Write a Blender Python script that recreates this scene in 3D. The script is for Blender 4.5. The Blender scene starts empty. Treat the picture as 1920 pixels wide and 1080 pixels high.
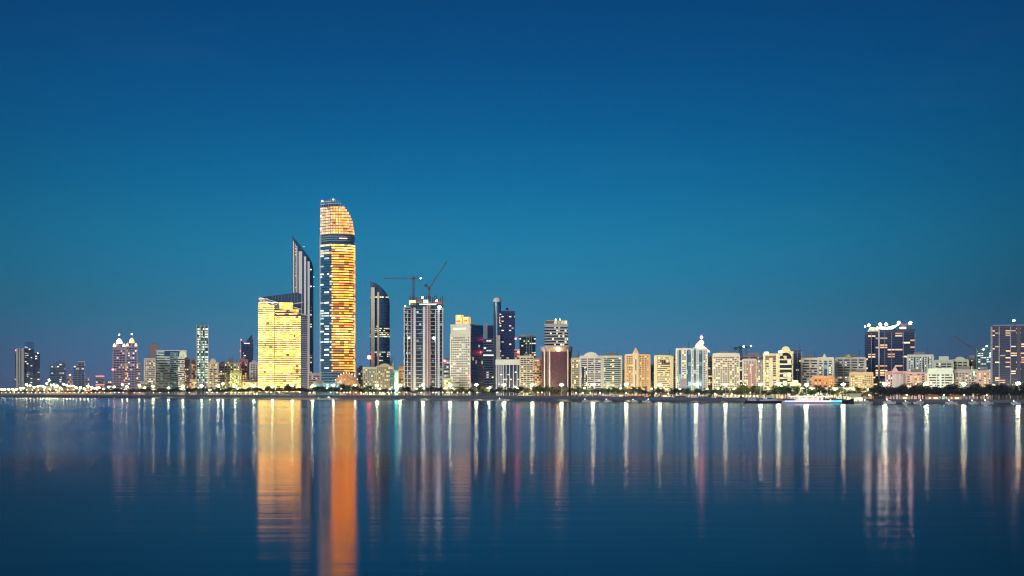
import bpy, math, random
from mathutils import Vector, Matrix
random.seed(7)
R = math.radians
scene = bpy.context.scene
# ------------------------------------------------------------------ camera, sky, sun, exposure
F = 2950.0; HY = 736.0; CH = 8.0; G = 4.5          # focal length in photo pixels, horizon row, eye height, land height
cd = bpy.data.cameras.new('camera'); cam = bpy.data.objects.new('camera', cd)
scene.collection.objects.link(cam); scene.camera = cam
cam.location = (0, 0, CH); cam.rotation_euler = (R(90), 0, 0)
cd.sensor_width = 36; cd.lens = F / 1920 * 36; cd.shift_y = (HY - 540) / 1920
cd.clip_start = 1; cd.clip_end = 60000
world = bpy.data.worlds.new('World'); scene.world = world; world.use_nodes = True
SUN_EL, SUN_AZ = 9.0, -142.0                        # afterglow: low, behind the viewer and to the left
SKY = [(0.00, (.120, .225, .420)), (.012, (.110, .248, .455)), (.029, (.088, .272, .480)), (.046, (.052, .290, .475)), (.073, (.022, .268, .468)),
       (.097, (.0105, .238, .445)), (.131, (.0020, .172, .378)), (.165, (.0003, .120, .312)), (.209, (0, .078, .240)), (.242, (0, .060, .200)),
       (.32, (0, .043, .150)), (.6, (0, .026, .098)), (1.0, (0, .02, .08))]
def lk(nt, a, b): nt.links.new(a, b)
def math_n(nt, op, a=None, b=None, c=None, clamp=False):
    n = nt.nodes.new('ShaderNodeMath'); n.operation = op; n.use_clamp = clamp
    for i, v in enumerate((a, b, c)):
        if v is None: continue
        if isinstance(v, (int, float)): n.inputs[i].default_value = v
        else: lk(nt, v, n.inputs[i])
    return n.outputs[0]
nt = world.node_tree; nt.nodes.clear()
tc = nt.nodes.new('ShaderNodeTexCoord'); sx = nt.nodes.new('ShaderNodeSeparateXYZ'); lk(nt, tc.outputs['Generated'], sx.inputs[0])
ramp = nt.nodes.new('ShaderNodeValToRGB'); ramp.color_ramp.interpolation = 'EASE'
SC = 1.0
el = ramp.color_ramp.elements
el[0].position = 0; el[0].color = (*SKY[0][1], 1); el[1].position = 1; el[1].color = (*SKY[-1][1], 1)
for p, c in SKY[1:-1]:
    e = el.new(p); e.color = (*c, 1)
ramp.color_ramp.interpolation = 'LINEAR'
lk(nt, math_n(nt, 'MAXIMUM', sx.outputs[2], 0.0), ramp.inputs[0])
# the sky is a little brighter over the middle of the bay than to either side
dx = math_n(nt, 'SUBTRACT', sx.outputs[0], -.025)
az = math_n(nt, 'MULTIPLY', dx, dx)
kz = math_n(nt, 'ADD', math_n(nt, 'MULTIPLY', math_n(nt, 'SUBTRACT', 1.0, math_n(nt, 'MULTIPLY', sx.outputs[2], 4.5), clamp=True), 4.6), 1.8)
az = math_n(nt, 'MULTIPLY', math_n(nt, 'MULTIPLY', az, kz), -1.0)
az = math_n(nt, 'MAXIMUM', math_n(nt, 'ADD', az, 1.0), .45)
azm = nt.nodes.new('ShaderNodeVectorMath'); azm.operation = 'SCALE'; lk(nt, ramp.outputs[0], azm.inputs[0]); lk(nt, az, azm.inputs[3])
# faint mauve glow low in the west (left)
lo = math_n(nt, 'MULTIPLY', math_n(nt, 'SUBTRACT', .055, sx.outputs[2], clamp=True), 18.0, clamp=True)
lf = math_n(nt, 'MULTIPLY', math_n(nt, 'SUBTRACT', math_n(nt, 'ABSOLUTE', sx.outputs[0]), .10, clamp=True), 4.0, clamp=True)
gl = nt.nodes.new('ShaderNodeVectorMath'); gl.operation = 'SCALE'; gl.inputs[0].default_value = (.04, .008, .03)
lk(nt, math_n(nt, 'MULTIPLY', lo, lf), gl.inputs[3])
ad = nt.nodes.new('ShaderNodeVectorMath'); ad.operation = 'ADD'; lk(nt, azm.outputs[0], ad.inputs[0]); lk(nt, gl.outputs[0], ad.inputs[1])
# a few thin wisps
mp = nt.nodes.new('ShaderNodeMapping'); mp.inputs['Scale'].default_value = (3, 3, 22); lk(nt, tc.outputs['Generated'], mp.inputs[0])
nz = nt.nodes.new('ShaderNodeTexNoise'); nz.inputs['Scale'].default_value = 2.2; nz.inputs['Detail'].default_value = 5; lk(nt, mp.outputs[0], nz.inputs[0])
ws = math_n(nt, 'MULTIPLY', math_n(nt, 'SUBTRACT', nz.outputs[0], .58, clamp=True), .02)
ad2 = nt.nodes.new('ShaderNodeVectorMath'); ad2.operation = 'ADD'; lk(nt, ad.outputs[0], ad2.inputs[0])
wc = nt.nodes.new('ShaderNodeCombineXYZ')
for i in range(3): lk(nt, ws, wc.inputs[i])
lk(nt, wc.outputs[0], ad2.inputs[1])
bg = nt.nodes.new('ShaderNodeBackground'); lk(nt, ad2.outputs[0], bg.inputs[0]); bg.inputs[1].default_value = SC
sky = nt.nodes.new('ShaderNodeTexSky'); sky.sky_type = 'NISHITA'; sky.sun_disc = False
sky.sun_elevation = R(1.0); sky.sun_rotation = R(SUN_AZ); sky.altitude = 0
bg2 = nt.nodes.new('ShaderNodeBackground'); lk(nt, sky.outputs[0], bg2.inputs[0]); bg2.inputs[1].default_value = .001
sh = nt.nodes.new('ShaderNodeAddShader'); lk(nt, bg.outputs[0], sh.inputs[0]); lk(nt, bg2.outputs[0], sh.inputs[1])
wo = nt.nodes.new('ShaderNodeOutputWorld'); lk(nt, sh.outputs[0], wo.inputs[0])
sd = bpy.data.lights.new('afterglow', 'SUN'); sd.energy = 3.5; sd.angle = R(34); sd.color = (1.0, .94, .86)
sun = bpy.data.objects.new('afterglow', sd); scene.collection.objects.link(sun)
sv = Vector((math.sin(R(SUN_AZ)) * math.cos(R(SUN_EL)), math.cos(R(SUN_AZ)) * math.cos(R(SUN_EL)), math.sin(R(SUN_EL))))
sun.rotation_euler = sv.to_track_quat('Z', 'Y').to_euler()
vs = scene.view_settings; vs.view_transform = 'Standard'; vs.look = 'None'; vs.exposure = 0; vs.gamma = 1; vs.use_curve_mapping = False
cy = scene.cycles
cy.use_denoising = True; cy.max_bounces = 5; cy.diffuse_bounces = 2; cy.glossy_bounces = 3; cy.transmission_bounces = 2
cy.sample_clamp_indirect = 4; cy.caustics_reflective = False; cy.caustics_refractive = False
scene.render.filter_size = 1.2
try: cy.filter_width = 1.15
except Exception: pass
try: cy.use_light_tree = True
except Exception: pass

# ------------------------------------------------------------------ mesh helpers
COL = scene.collection
class MB:
    """collects shapes into one mesh"""
    def __init__(s): s.v = []; s.f = []
    def add(s, v, f):
        o = len(s.v); s.v += [tuple(p) for p in v]; s.f += [tuple(i + o for i in q) for q in f]; return s
    def prism(s, fp, z0, z1):
        n = len(fp); zt = z1 if callable(z1) else (lambda x: z1)
        v = [(x, y, z0) for x, y in fp] + [(x, y, zt(x)) for x, y in fp]
        f = [tuple(range(n))[::-1], tuple(range(n, 2 * n))] + [(i, (i + 1) % n, n + (i + 1) % n, n + i) for i in range(n)]
        return s.add(v, f)
    def box(s, x0, x1, y0, y1, z0, z1): return s.prism([(x0, y0), (x1, y0), (x1, y1), (x0, y1)], z0, z1)
    def extr(s, ol, y0, y1):                       # outline in x,z (anticlockwise seen from the front) run through a depth
        n = len(ol); v = [(x, y0, z) for x, z in ol] + [(x, y1, z) for x, z in ol]
        return s.add(v, [tuple(range(n)), tuple(range(n, 2 * n))[::-1]] + [(i, n + i, n + (i + 1) % n, (i + 1) % n) for i in range(n)])
    def tube(s, a, b, r0, r1=None, n=6):
        a = Vector(a); b = Vector(b); r1 = r0 if r1 is None else r1
        d = (b - a).normalized(); u = d.orthogonal().normalized(); w = d.cross(u)
        v = [a + (u * math.cos(t) + w * math.sin(t)) * r0 for t in [6.28318 * i / n for i in range(n)]]
        v += [b + (u * math.cos(t) + w * math.sin(t)) * r1 for t in [6.28318 * i / n for i in range(n)]]
        return s.add(v, [tuple(range(n))[::-1], tuple(range(n, 2 * n))] + [(i, (i + 1) % n, n + (i + 1) % n, n + i) for i in range(n)])
    def lathe(s, prof, n=12, c=(0, 0, 0)):          # profile of (radius, z)
        v = []; f = []
        for r, z in prof: v += [(c[0] + r * math.cos(6.28318 * i / n), c[1] + r * math.sin(6.28318 * i / n), c[2] + z) for i in range(n)]
        for k in range(len(prof) - 1):
            for i in range(n): j = (i + 1) % n; f.append((k * n + i, k * n + j, (k + 1) * n + j, (k + 1) * n + i))
        f += [tuple(range(n))[::-1], tuple(range((len(prof) - 1) * n, len(prof) * n))]
        return s.add(v, f)
    def ball(s, c, r, rz=None, n=8):
        rz = rz or r
        return s.lathe([(max(.02, r * math.sin(t)), -rz * math.cos(t)) for t in [math.pi * k / 6 for k in range(7)]], n, c)
    def mesh(s, name, m):
        me = bpy.data.meshes.new(name); me.from_pydata(s.v, [], s.f); me.materials.append(m); me.update(); return me
    def build(s, name, m, parent=None, loc=None):
        return link(name, s.mesh(name, m), parent, loc)
def link(name, me, parent=None, loc=None):
    o = bpy.data.objects.new(name, me); COL.objects.link(o)
    if parent is not None: o.parent = parent
    if loc: o.location = loc
    return o
def offset(fp, d):
    n = len(fp); out = []
    for i in range(n):
        p, c, q = Vector(fp[i - 1]), Vector(fp[i]), Vector(fp[(i + 1) % n])
        a = (c - p).normalized(); b = (q - c).normalized()
        na = Vector((a.y, -a.x)); nb = Vector((b.y, -b.x)); m = na + nb
        if m.length < 1e-4: m = na
        m = m / max(.3, m.dot(na)) if m.dot(na) else m
        out.append(tuple(c + m * d))
    return out
def clipx(fp, xm):
    out = []
    for i in range(len(fp)):
        a, b = fp[i], fp[(i + 1) % len(fp)]
        if a[0] <= xm: out.append(a)
        if (a[0] <= xm) != (b[0] <= xm):
            t = (xm - a[0]) / (b[0] - a[0]); out.append((xm, a[1] + (b[1] - a[1]) * t))
    return out
def tag(o, label=None, cat=None, group=None, kind=None):
    for k, v in (('label', label), ('category', cat), ('group', group), ('kind', kind)):
        if v: o[k] = v
    return o
def empty(name, loc, rz=0):
    o = bpy.data.objects.new(name, None); COL.objects.link(o); o.location = loc; o.rotation_euler.z = rz; o.empty_display_size = 5; return o
def interp(pts, x):
    if x <= pts[0][0]: return pts[0][1]
    for (a, p), (b, q) in zip(pts, pts[1:]):
        if x <= b: return p + (q - p) * (x - a) / (b - a)
    return pts[-1][1]
SH = [(-1500, 5200), (-500, 3600), (0, 2620), (200, 2250), (400, 1967), (600, 1748), (800, 1573), (1000, 1430), (1100, 1350), (1300, 1276), (1500, 1180), (1700, 1124), (1920, 1073), (3000, 900)]
shore = lambda x: interp(SH, x)
Gf = lambda x: interp([(0, 4.5), (1000, 4.5), (1500, 2.7), (1920, 2.5)], x)     # land height above the bay
wo = lambda x: interp([(0, 34), (1000, 34), (1500, 18), (1920, 16)], x)        # width of the beach
def X(x, D): return (x - 960) * D / F
def Z(y, D): return CH + (HY - y) * D / F
def W3(x, D, z=0): return Vector((X(x, D), D, z))

# ------------------------------------------------------------------ materials
MAT = {}
def srgb(c): return tuple(((v / 255) / 12.92 if v / 255 <= .04045 else ((v / 255 + .055) / 1.055) ** 2.4) for v in c)
def pm(name, col, rough=.7, metal=0, emis=None, es=0, var=.12, spec=.5):
    if name in MAT: return MAT[name]
    m = bpy.data.materials.new(name); m.use_nodes = True; n = m.node_tree; b = n.nodes['Principled BSDF']
    b.inputs['Roughness'].default_value = rough; b.inputs['Metallic'].default_value = metal
    b.inputs['Specular IOR Level'].default_value = spec
    if var:
        g = n.nodes.new('ShaderNodeNewGeometry'); t = n.nodes.new('ShaderNodeTexNoise'); t.inputs['Scale'].default_value = .06; t.inputs['Detail'].default_value = 6
        lk(n, g.outputs['Position'], t.inputs[0])
        mx = n.nodes.new('ShaderNodeMix'); mx.data_type = 'RGBA'
        lk(n, t.outputs[0], mx.inputs[0])
        mx.inputs[6].default_value = (*[c * (1 - var * 1.5) for c in col], 1); mx.inputs[7].default_value = (*[min(1, c * (1 + var * 1.2)) for c in col], 1)
        lk(n, mx.outputs[2], b.inputs['Base Color'])
    else: b.inputs['Base Color'].default_value = (*col, 1)
    if emis:
        b.inputs['Emission Color'].default_value = (*emis, 1); b.inputs['Emission Strength'].default_value = es
    MAT[name] = m; return m
def wall(c):                                       # concrete or stone; base colour c keeps some of the lamp tint
    return pm('wall_%d_%d_%d' % tuple(int(v * 100) for v in c), c, .8, var=.1)
def glass(name, base=(.012, .03, .06), frac=.1, c1=(1, .75, .4), c2=(.8, .9, 1), es=1.0, cx=4.0, cz=3.6, rough=.18, low=.0, metal=0.0, gap=.12, samp=False, z0=0.0, clus=1.1):
    """window glass; a share FRAC of its panes is lit from inside"""
    if name in MAT: return MAT[name]
    m = bpy.data.materials.new(name); m.use_nodes = True; n = m.node_tree; b = n.nodes['Principled BSDF']
    b.inputs['Base Color'].default_value = (*base, 1); b.inputs['Roughness'].default_value = rough; b.inputs['Metallic'].default_value = metal
    g = n.nodes.new('ShaderNodeNewGeometry'); s = n.nodes.new('ShaderNodeSeparateXYZ'); lk(n, g.outputs['Position'], s.inputs[0])
    u = math_n(n, 'DIVIDE', math_n(n, 'ADD', s.outputs[0], math_n(n, 'MULTIPLY', s.outputs[1], .63)), cx)
    w = math_n(n, 'DIVIDE', math_n(n, 'SUBTRACT', s.outputs[2], z0), cz)
    c = n.nodes.new('ShaderNodeCombineXYZ'); lk(n, math_n(n, 'FLOOR', u), c.inputs[0]); lk(n, math_n(n, 'FLOOR', w), c.inputs[1])
    wn = n.nodes.new('ShaderNodeTexWhiteNoise'); wn.noise_dimensions = '3D'; lk(n, c.outputs[0], wn.inputs[0])
    # lit panes cluster: slow noise shifts the threshold
    sl = n.nodes.new('ShaderNodeTexNoise'); sl.inputs['Scale'].default_value = .045; sl.inputs['Detail'].default_value = 2; lk(n, g.outputs['Position'], sl.inputs[0])
    th = math_n(n, 'ADD', frac, math_n(n, 'MULTIPLY', math_n(n, 'SUBTRACT', sl.outputs[0], .5), clus * min(frac, .6)))
    on = math_n(n, 'LESS_THAN', wn.outputs['Value'], th)
    sp = n.nodes.new('ShaderNodeSeparateColor'); lk(n, wn.outputs['Color'], sp.inputs[0])
    br = math_n(n, 'MULTIPLY', on, math_n(n, 'MULTIPLY', math_n(n, 'ADD', .4, math_n(n, 'MULTIPLY', sp.outputs[1], .9)), math_n(n, 'ADD', .35, math_n(n, 'MULTIPLY', sl.outputs[0], 1.3))))
    gx = math_n(n, 'GREATER_THAN', math_n(n, 'FRACT', u), gap)
    br = math_n(n, 'ADD', math_n(n, 'MULTIPLY', br, gx), low)
    mx = n.nodes.new('ShaderNodeMix'); mx.data_type = 'RGBA'; lk(n, sp.outputs[2], mx.inputs[0]); mx.inputs[6].default_value = (*c1, 1); mx.inputs[7].default_value = (*c2, 1)
    lk(n, mx.outputs[2], b.inputs['Emission Color']); lk(n, math_n(n, 'MULTIPLY', br, es), b.inputs['Emission Strength'])
    if not samp: m.cycles.emission_sampling = 'NONE'
    MAT[name] = m; return m
def glow(name, c, es, samp=True):
    if name in MAT: return MAT[name]
    m = bpy.data.materials.new(name); m.use_nodes = True; b = m.node_tree.nodes['Principled BSDF']
    b.inputs['Base Color'].default_value = (.6, .6, .6, 1); b.inputs['Emission Color'].default_value = (*c, 1); b.inputs['Emission Strength'].default_value = es
    if not samp: m.cycles.emission_sampling = 'NONE'
    MAT[name] = m; return m
GP = {}
_glass = glass
def glass(name, **kw):
    GP[name] = kw; return _glass(name, **kw)
GL = dict(
    dark=glass('glass_dark', base=(.008, .016, .035), frac=.2, es=1.1, cx=3.3),
    navy=glass('glass_navy', base=(.025, .045, .12), metal=.4, frac=.12, c1=(1, .8, .5), c2=(.85, .9, 1), es=1.6, cx=4),
    navyorange=glass('glass_navy_orange', base=(.012, .025, .07), metal=.2, frac=.19, c1=(1, .42, .14), c2=(1, .72, .4), es=1.6, cx=6, gap=.05, clus=.8),
    home=glass('glass_home', base=(.01, .014, .022), frac=.27, c1=(1, .68, .26), c2=(1, .95, .58), es=1.7, cx=3.1, gap=.2),
    teal=glass('glass_teal', base=(.01, .07, .09), frac=.2, c1=(.4, .9, .8), c2=(.9, 1, .9), es=.35),
    bluegl=glass('glass_blue', base=(.08, .2, .32), metal=.6, frac=.12, c1=(.4, .8, .9), c2=(.8, .9, 1), es=.4),
    warm=glass('glass_warm', base=(.03, .02, .015), frac=.6, c1=(1, .38, .10), c2=(1, .7, .3), es=1.3, cx=3),
    cream=glass('glass_cream', base=(.05, .05, .03), frac=.65, c1=(1, .78, .3), c2=(.95, 1, .55), es=1.3, cx=3),
    brown=glass('glass_brown', base=(.10, .035, .05), frac=.25, c1=(.9, .2, .2), c2=(1, .4, .3), es=.06, cx=2.2, cz=2.0, rough=.3),
    mint=glass('glass_mint', base=(.03, .08, .07), frac=.82, c1=(.75, 1, .7), c2=(1, 1, .82), es=1.25, cx=3),
    gold=glass('glass_gold', base=(.06, .04, .01), frac=.9, c1=(1, .36, .04), c2=(1, .56, .16), es=3.0, cx=5.5, low=.10, gap=.04, samp=True),
    amber=glass('glass_amber', base=(.06, .03, .01), frac=.78, c1=(1, .26, .02), c2=(1, .50, .10), es=2.2, cx=6.0, low=.07, gap=.05, samp=True),
    crown=glass('glass_crown', base=(.06, .03, .01), frac=1.0, c1=(1, .30, .05), c2=(1, .50, .16), es=2.4, cx=4.0, low=.25, gap=.12, samp=True),
    coolpts=glass('glass_cool_points', base=(.02, .09, .14), frac=.34, c1=(1, .95, .7), c2=(.75, .95, 1), es=1.1, cx=3.2),
    site=glass('glass_site', base=(.012, .03, .06), frac=.16, c1=(.9, 1, 1), c2=(.6, .8, 1), es=.7, cx=3.0),
)
GN = {k: m.name for k, m in GL.items()}
def glass_for(g, k, fh, z):
    """the same glass with panes of the size that this building's floors have"""
    kw = dict(GP[GN[g]]); kw['cx'] = kw.get('cx', 4.0) * k / .8; kw['cz'] = fh; kw['z0'] = z % fh
    return _glass('%s_%d_%d' % (GN[g], fh * 100, z * 10), **kw)
CREAM = (.64, .55, .38); WHITE = (.78, .80, .76); GREY = (.42, .45, .46); SAGE = (.46, .52, .46); TAN = (.48, .35, .24); PEACH = (.58, .37, .22)
PINK = (.50, .34, .35); LILAC = (.42, .38, .46); NAVY = (.05, .07, .12); BROWN = (.20, .13, .14); TEAL = (.12, .28, .30); OLIVE = (.48, .45, .25); ORANGE = (.55, .25, .11)
M_steel = pm('dark_steel', (.03, .03, .035), .6, 0, var=0); M_pole = pm('lamp_pole_grey', (.3, .3, .3), .5, .3, var=0)
M_red = glow('red_beacon_light', (1, .04, .06), 22); M_white = glow('white_beacon_light', (.85, .85, 1), 10)
M_fin = pm('pale_metal_fin', (.80, .80, .80), .5, 0, var=.05)
M_roof = pm('roof_grey', (.2, .2, .2), .9)

# ------------------------------------------------------------------ setting
wm = bpy.data.materials.new('bay_water'); wm.use_nodes = True; n = wm.node_tree; b = n.nodes['Principled BSDF']
g = n.nodes.new('ShaderNodeNewGeometry'); s = n.nodes.new('ShaderNodeSeparateXYZ'); lk(n, g.outputs['Position'], s.inputs[0])
b.inputs['Base Color'].default_value = (.0, .010, .03, 1); b.inputs['IOR'].default_value = 1.33
mp1 = n.nodes.new('ShaderNodeMapping'); mp1.inputs['Scale'].default_value = (.0016, .010, 1); lk(n, g.outputs['Position'], mp1.inputs[0])
n1 = n.nodes.new('ShaderNodeTexNoise'); n1.inputs['Scale'].default_value = 1; n1.inputs['Detail'].default_value = 4; lk(n, mp1.outputs[0], n1.inputs[0])
# ruffled water beyond the lee of the breakwater, calmer water before it
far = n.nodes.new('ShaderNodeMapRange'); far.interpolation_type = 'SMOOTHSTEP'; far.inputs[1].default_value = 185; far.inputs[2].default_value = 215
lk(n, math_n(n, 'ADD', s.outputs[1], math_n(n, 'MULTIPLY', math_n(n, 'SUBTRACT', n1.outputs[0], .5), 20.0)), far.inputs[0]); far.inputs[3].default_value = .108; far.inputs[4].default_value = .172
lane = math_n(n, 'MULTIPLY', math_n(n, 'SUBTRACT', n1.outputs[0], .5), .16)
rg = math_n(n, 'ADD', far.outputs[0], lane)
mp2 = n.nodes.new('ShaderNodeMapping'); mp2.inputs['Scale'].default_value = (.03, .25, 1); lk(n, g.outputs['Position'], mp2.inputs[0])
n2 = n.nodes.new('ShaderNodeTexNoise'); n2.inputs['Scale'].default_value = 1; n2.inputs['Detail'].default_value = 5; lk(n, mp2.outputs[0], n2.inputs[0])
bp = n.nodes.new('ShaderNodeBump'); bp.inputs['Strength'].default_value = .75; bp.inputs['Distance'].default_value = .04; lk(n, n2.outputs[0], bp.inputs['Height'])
# reflection brightness painted into the gloss colour: darker near, brighter far, in lanes
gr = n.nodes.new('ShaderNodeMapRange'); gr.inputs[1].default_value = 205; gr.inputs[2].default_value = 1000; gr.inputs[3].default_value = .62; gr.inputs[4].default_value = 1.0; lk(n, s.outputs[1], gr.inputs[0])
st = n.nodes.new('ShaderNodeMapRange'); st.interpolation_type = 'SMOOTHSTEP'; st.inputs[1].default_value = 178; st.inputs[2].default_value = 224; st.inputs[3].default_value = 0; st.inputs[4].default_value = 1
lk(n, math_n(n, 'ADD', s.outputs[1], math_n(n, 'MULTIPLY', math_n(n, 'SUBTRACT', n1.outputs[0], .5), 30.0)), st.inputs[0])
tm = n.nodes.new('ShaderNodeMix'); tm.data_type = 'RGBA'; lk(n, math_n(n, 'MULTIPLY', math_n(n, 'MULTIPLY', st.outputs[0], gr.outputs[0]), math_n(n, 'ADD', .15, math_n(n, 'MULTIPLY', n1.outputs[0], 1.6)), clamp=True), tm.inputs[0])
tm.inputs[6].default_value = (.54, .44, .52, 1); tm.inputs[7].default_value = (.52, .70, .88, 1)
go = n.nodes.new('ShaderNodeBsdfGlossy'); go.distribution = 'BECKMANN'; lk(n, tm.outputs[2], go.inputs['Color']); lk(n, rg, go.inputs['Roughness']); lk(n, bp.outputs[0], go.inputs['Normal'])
df = n.nodes.new('ShaderNodeBsdfDiffuse'); df.inputs[0].default_value = (0, .012, .035, 1)
fr = n.nodes.new('ShaderNodeFresnel'); fr.inputs[0].default_value = 1.33
ms = n.nodes.new('ShaderNodeMixShader'); lk(n, fr.outputs[0], ms.inputs[0]); lk(n, df.outputs[0], ms.inputs[1]); lk(n, go.outputs[0], ms.inputs[2])
n.nodes.remove(b); lk(n, ms.outputs[0], n.nodes['Material Output'].inputs[0])
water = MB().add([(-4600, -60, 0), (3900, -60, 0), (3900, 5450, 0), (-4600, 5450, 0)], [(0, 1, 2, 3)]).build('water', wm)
tag(water, 'smooth dark blue bay water streaked with light reflections', kind='structure')
M_sand = pm('beach_sand', (.03, .08, .14), .5, var=.2); M_land = pm('paved_ground', (.16, .15, .14), .9, var=.2)  # sand colour blued for the sky that wet sand mirrors
xs = list(range(-1500, 3001, 50))
def ribbon(d0, z0, d1, z1, fan=False):
    v = []; f = []
    for x in xs:
        D = shore(x) + wo(x) + 2 * math.sin(x * .05); g_ = Gf(x)
        v += [(X(x, D + d0), D + d0, g_ + z0), (X(x, 5400) if fan else X(x, D + d1), 5400 if fan else D + d1, g_ + z1)]
    for i in range(len(xs) - 1): a = 2 * i; f.append((a, a + 2, a + 3, a + 1))
    return MB().add(v, f)
v = []; fcs = []
for i, x in enumerate(xs):
    D = shore(x) + 2 * math.sin(x * .05); w_ = wo(x); t_ = Gf(x) - 2.0
    for dd, z in ((-14, -.8), (0, 0), (w_ * .5, t_ * .5), (w_, t_)): v.append((X(x, D + dd), D + dd, z))
for i in range(len(xs) - 1):
    for k in range(3): a = i * 4 + k; fcs.append((a, a + 4, a + 5, a + 1))
tag(MB().add(v, fcs).build('beach', M_sand), 'grey blue strip of beach along the waterline', kind='structure')
tag(ribbon(0, 0, 0, 0, True).build('ground', M_land), 'flat city ground behind the promenade', kind='structure')
v = []; fcs = []
for x in xs:
    D = shore(x) + wo(x) + 2 * math.sin(x * .05); g_ = Gf(x)
    v += [(X(x, D), D - .3, g_ - 2.6), (X(x, D), D - .3, g_ + .5), (X(x, D), D + .3, g_ + .5), (X(x, D), D + .3, g_ - 2.6)]
for i in range(len(xs) - 1):
    for k in range(3): a = i * 4 + k; fcs.append((a, a + 4, a + 5, a + 1))
tag(MB().add(v, fcs).build('sea_wall', pm('sea_wall_stone', (.07, .08, .11), .85)), 'low pale stone sea wall between beach and promenade', 'wall')
tag(ribbon(1, .004, 22, .004).build('promenade', pm('promenade_paving', (.18, .17, .17), .85, var=.15)), 'pale paved promenade behind the sea wall', kind='structure')
tag(ribbon(46, .006, 66, .006).build('road', pm('asphalt', (.05, .05, .05), .8, var=.15)), 'dark asphalt shore road behind the trees', kind='structure')

# ------------------------------------------------------------------ generic building
REFS = []                                         # (x0, x1, words) so that trees and lamps can say what they stand before
class Site:
    """a building's frame: local x across the view, local y away from it, z up from the ground"""
    def __init__(s, name, label, cat, x0, x1, off, depth=26, rot=0, D=None, kindname=None):
        s.xc = (x0 + x1) / 2; s.D = D or shore(s.xc) + off; s.d = depth
        a = math.atan((s.xc - 960) / F); th = R(rot)
        s.k = s.D / F * math.cos(a)
        w = (x1 - x0) * s.k; s.W = (w - depth * abs(math.sin(th))) / math.cos(th)
        Dc = s.D + depth / 2
        s.G = Gf(s.xc); s.root = empty(name, (X(s.xc, Dc), Dc, s.G), -a + th); tag(s.root, label, cat)
        s.f = -depth / 2
    def lx(s, x): return (x - s.xc) * s.k
    def lz(s, y): return Z(y, s.D) - s.G
    def rect(s, x0=None, x1=None, y0=0, y1=None):
        a = s.lx(x0) if x0 is not None else -s.W / 2; b = s.lx(x1) if x1 is not None else s.W / 2
        return [(a, s.f + y0), (b, s.f + y0), (b, s.f + (s.d if y1 is None else y1)), (a, s.f + (s.d if y1 is None else y1))]
    def part(s, mb, name, m, loc=None): return mb.build(name, m, s.root, loc)
    def bands(s, fp, z0, z1, fh, bh, m, name='window_band', out=.12):
        me = MB().prism(offset(fp, out), 0, bh).mesh(name, m); z = z0; c = 0
        while z + bh < z1 and c < 60:
            link(name, me, s.root, (0, 0, z)); z += fh; c += 1
    def beacon(s, x, y, m=None, r=.9, dy=0, name='beacon'):
        s.part(MB().ball((s.lx(x), s.f + dy + 1, s.lz(y)), r), name, m or M_red)
    def bay(s, x0, x1, ytop, ybot, m, arch=True, out=.45, name='glass_bay'):
        a, b = s.lx(x0), s.lx(x1); zt = s.lz(ytop); r = (b - a) / 2; c = (a + b) / 2
        ol = [(a, s.lz(ybot)), (b, s.lz(ybot))]
        if arch: ol += [(c + r * math.cos(t), zt - r + r * math.sin(t)) for t in [math.pi * k / 8 for k in range(9)]]
        else: ol += [(b, zt), (a, zt)]
        s.part(MB().extr(ol, s.f - out, s.f + .5), name, m)
def roundfp(W, d, r, f, n=4):
    pts = []
    for cx, cy, a0 in ((W / 2 - r, f + r, -90), (W / 2 - r, f + d - r, 0), (-W / 2 + r, f + d - r, 90), (-W / 2 + r, f + r, 180)):
        for k in range(n + 1): t = R(a0 + 90 * k / n); pts.append((cx + r * math.cos(t), cy + r * math.sin(t)))
    return pts
NOREF = set()
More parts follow.
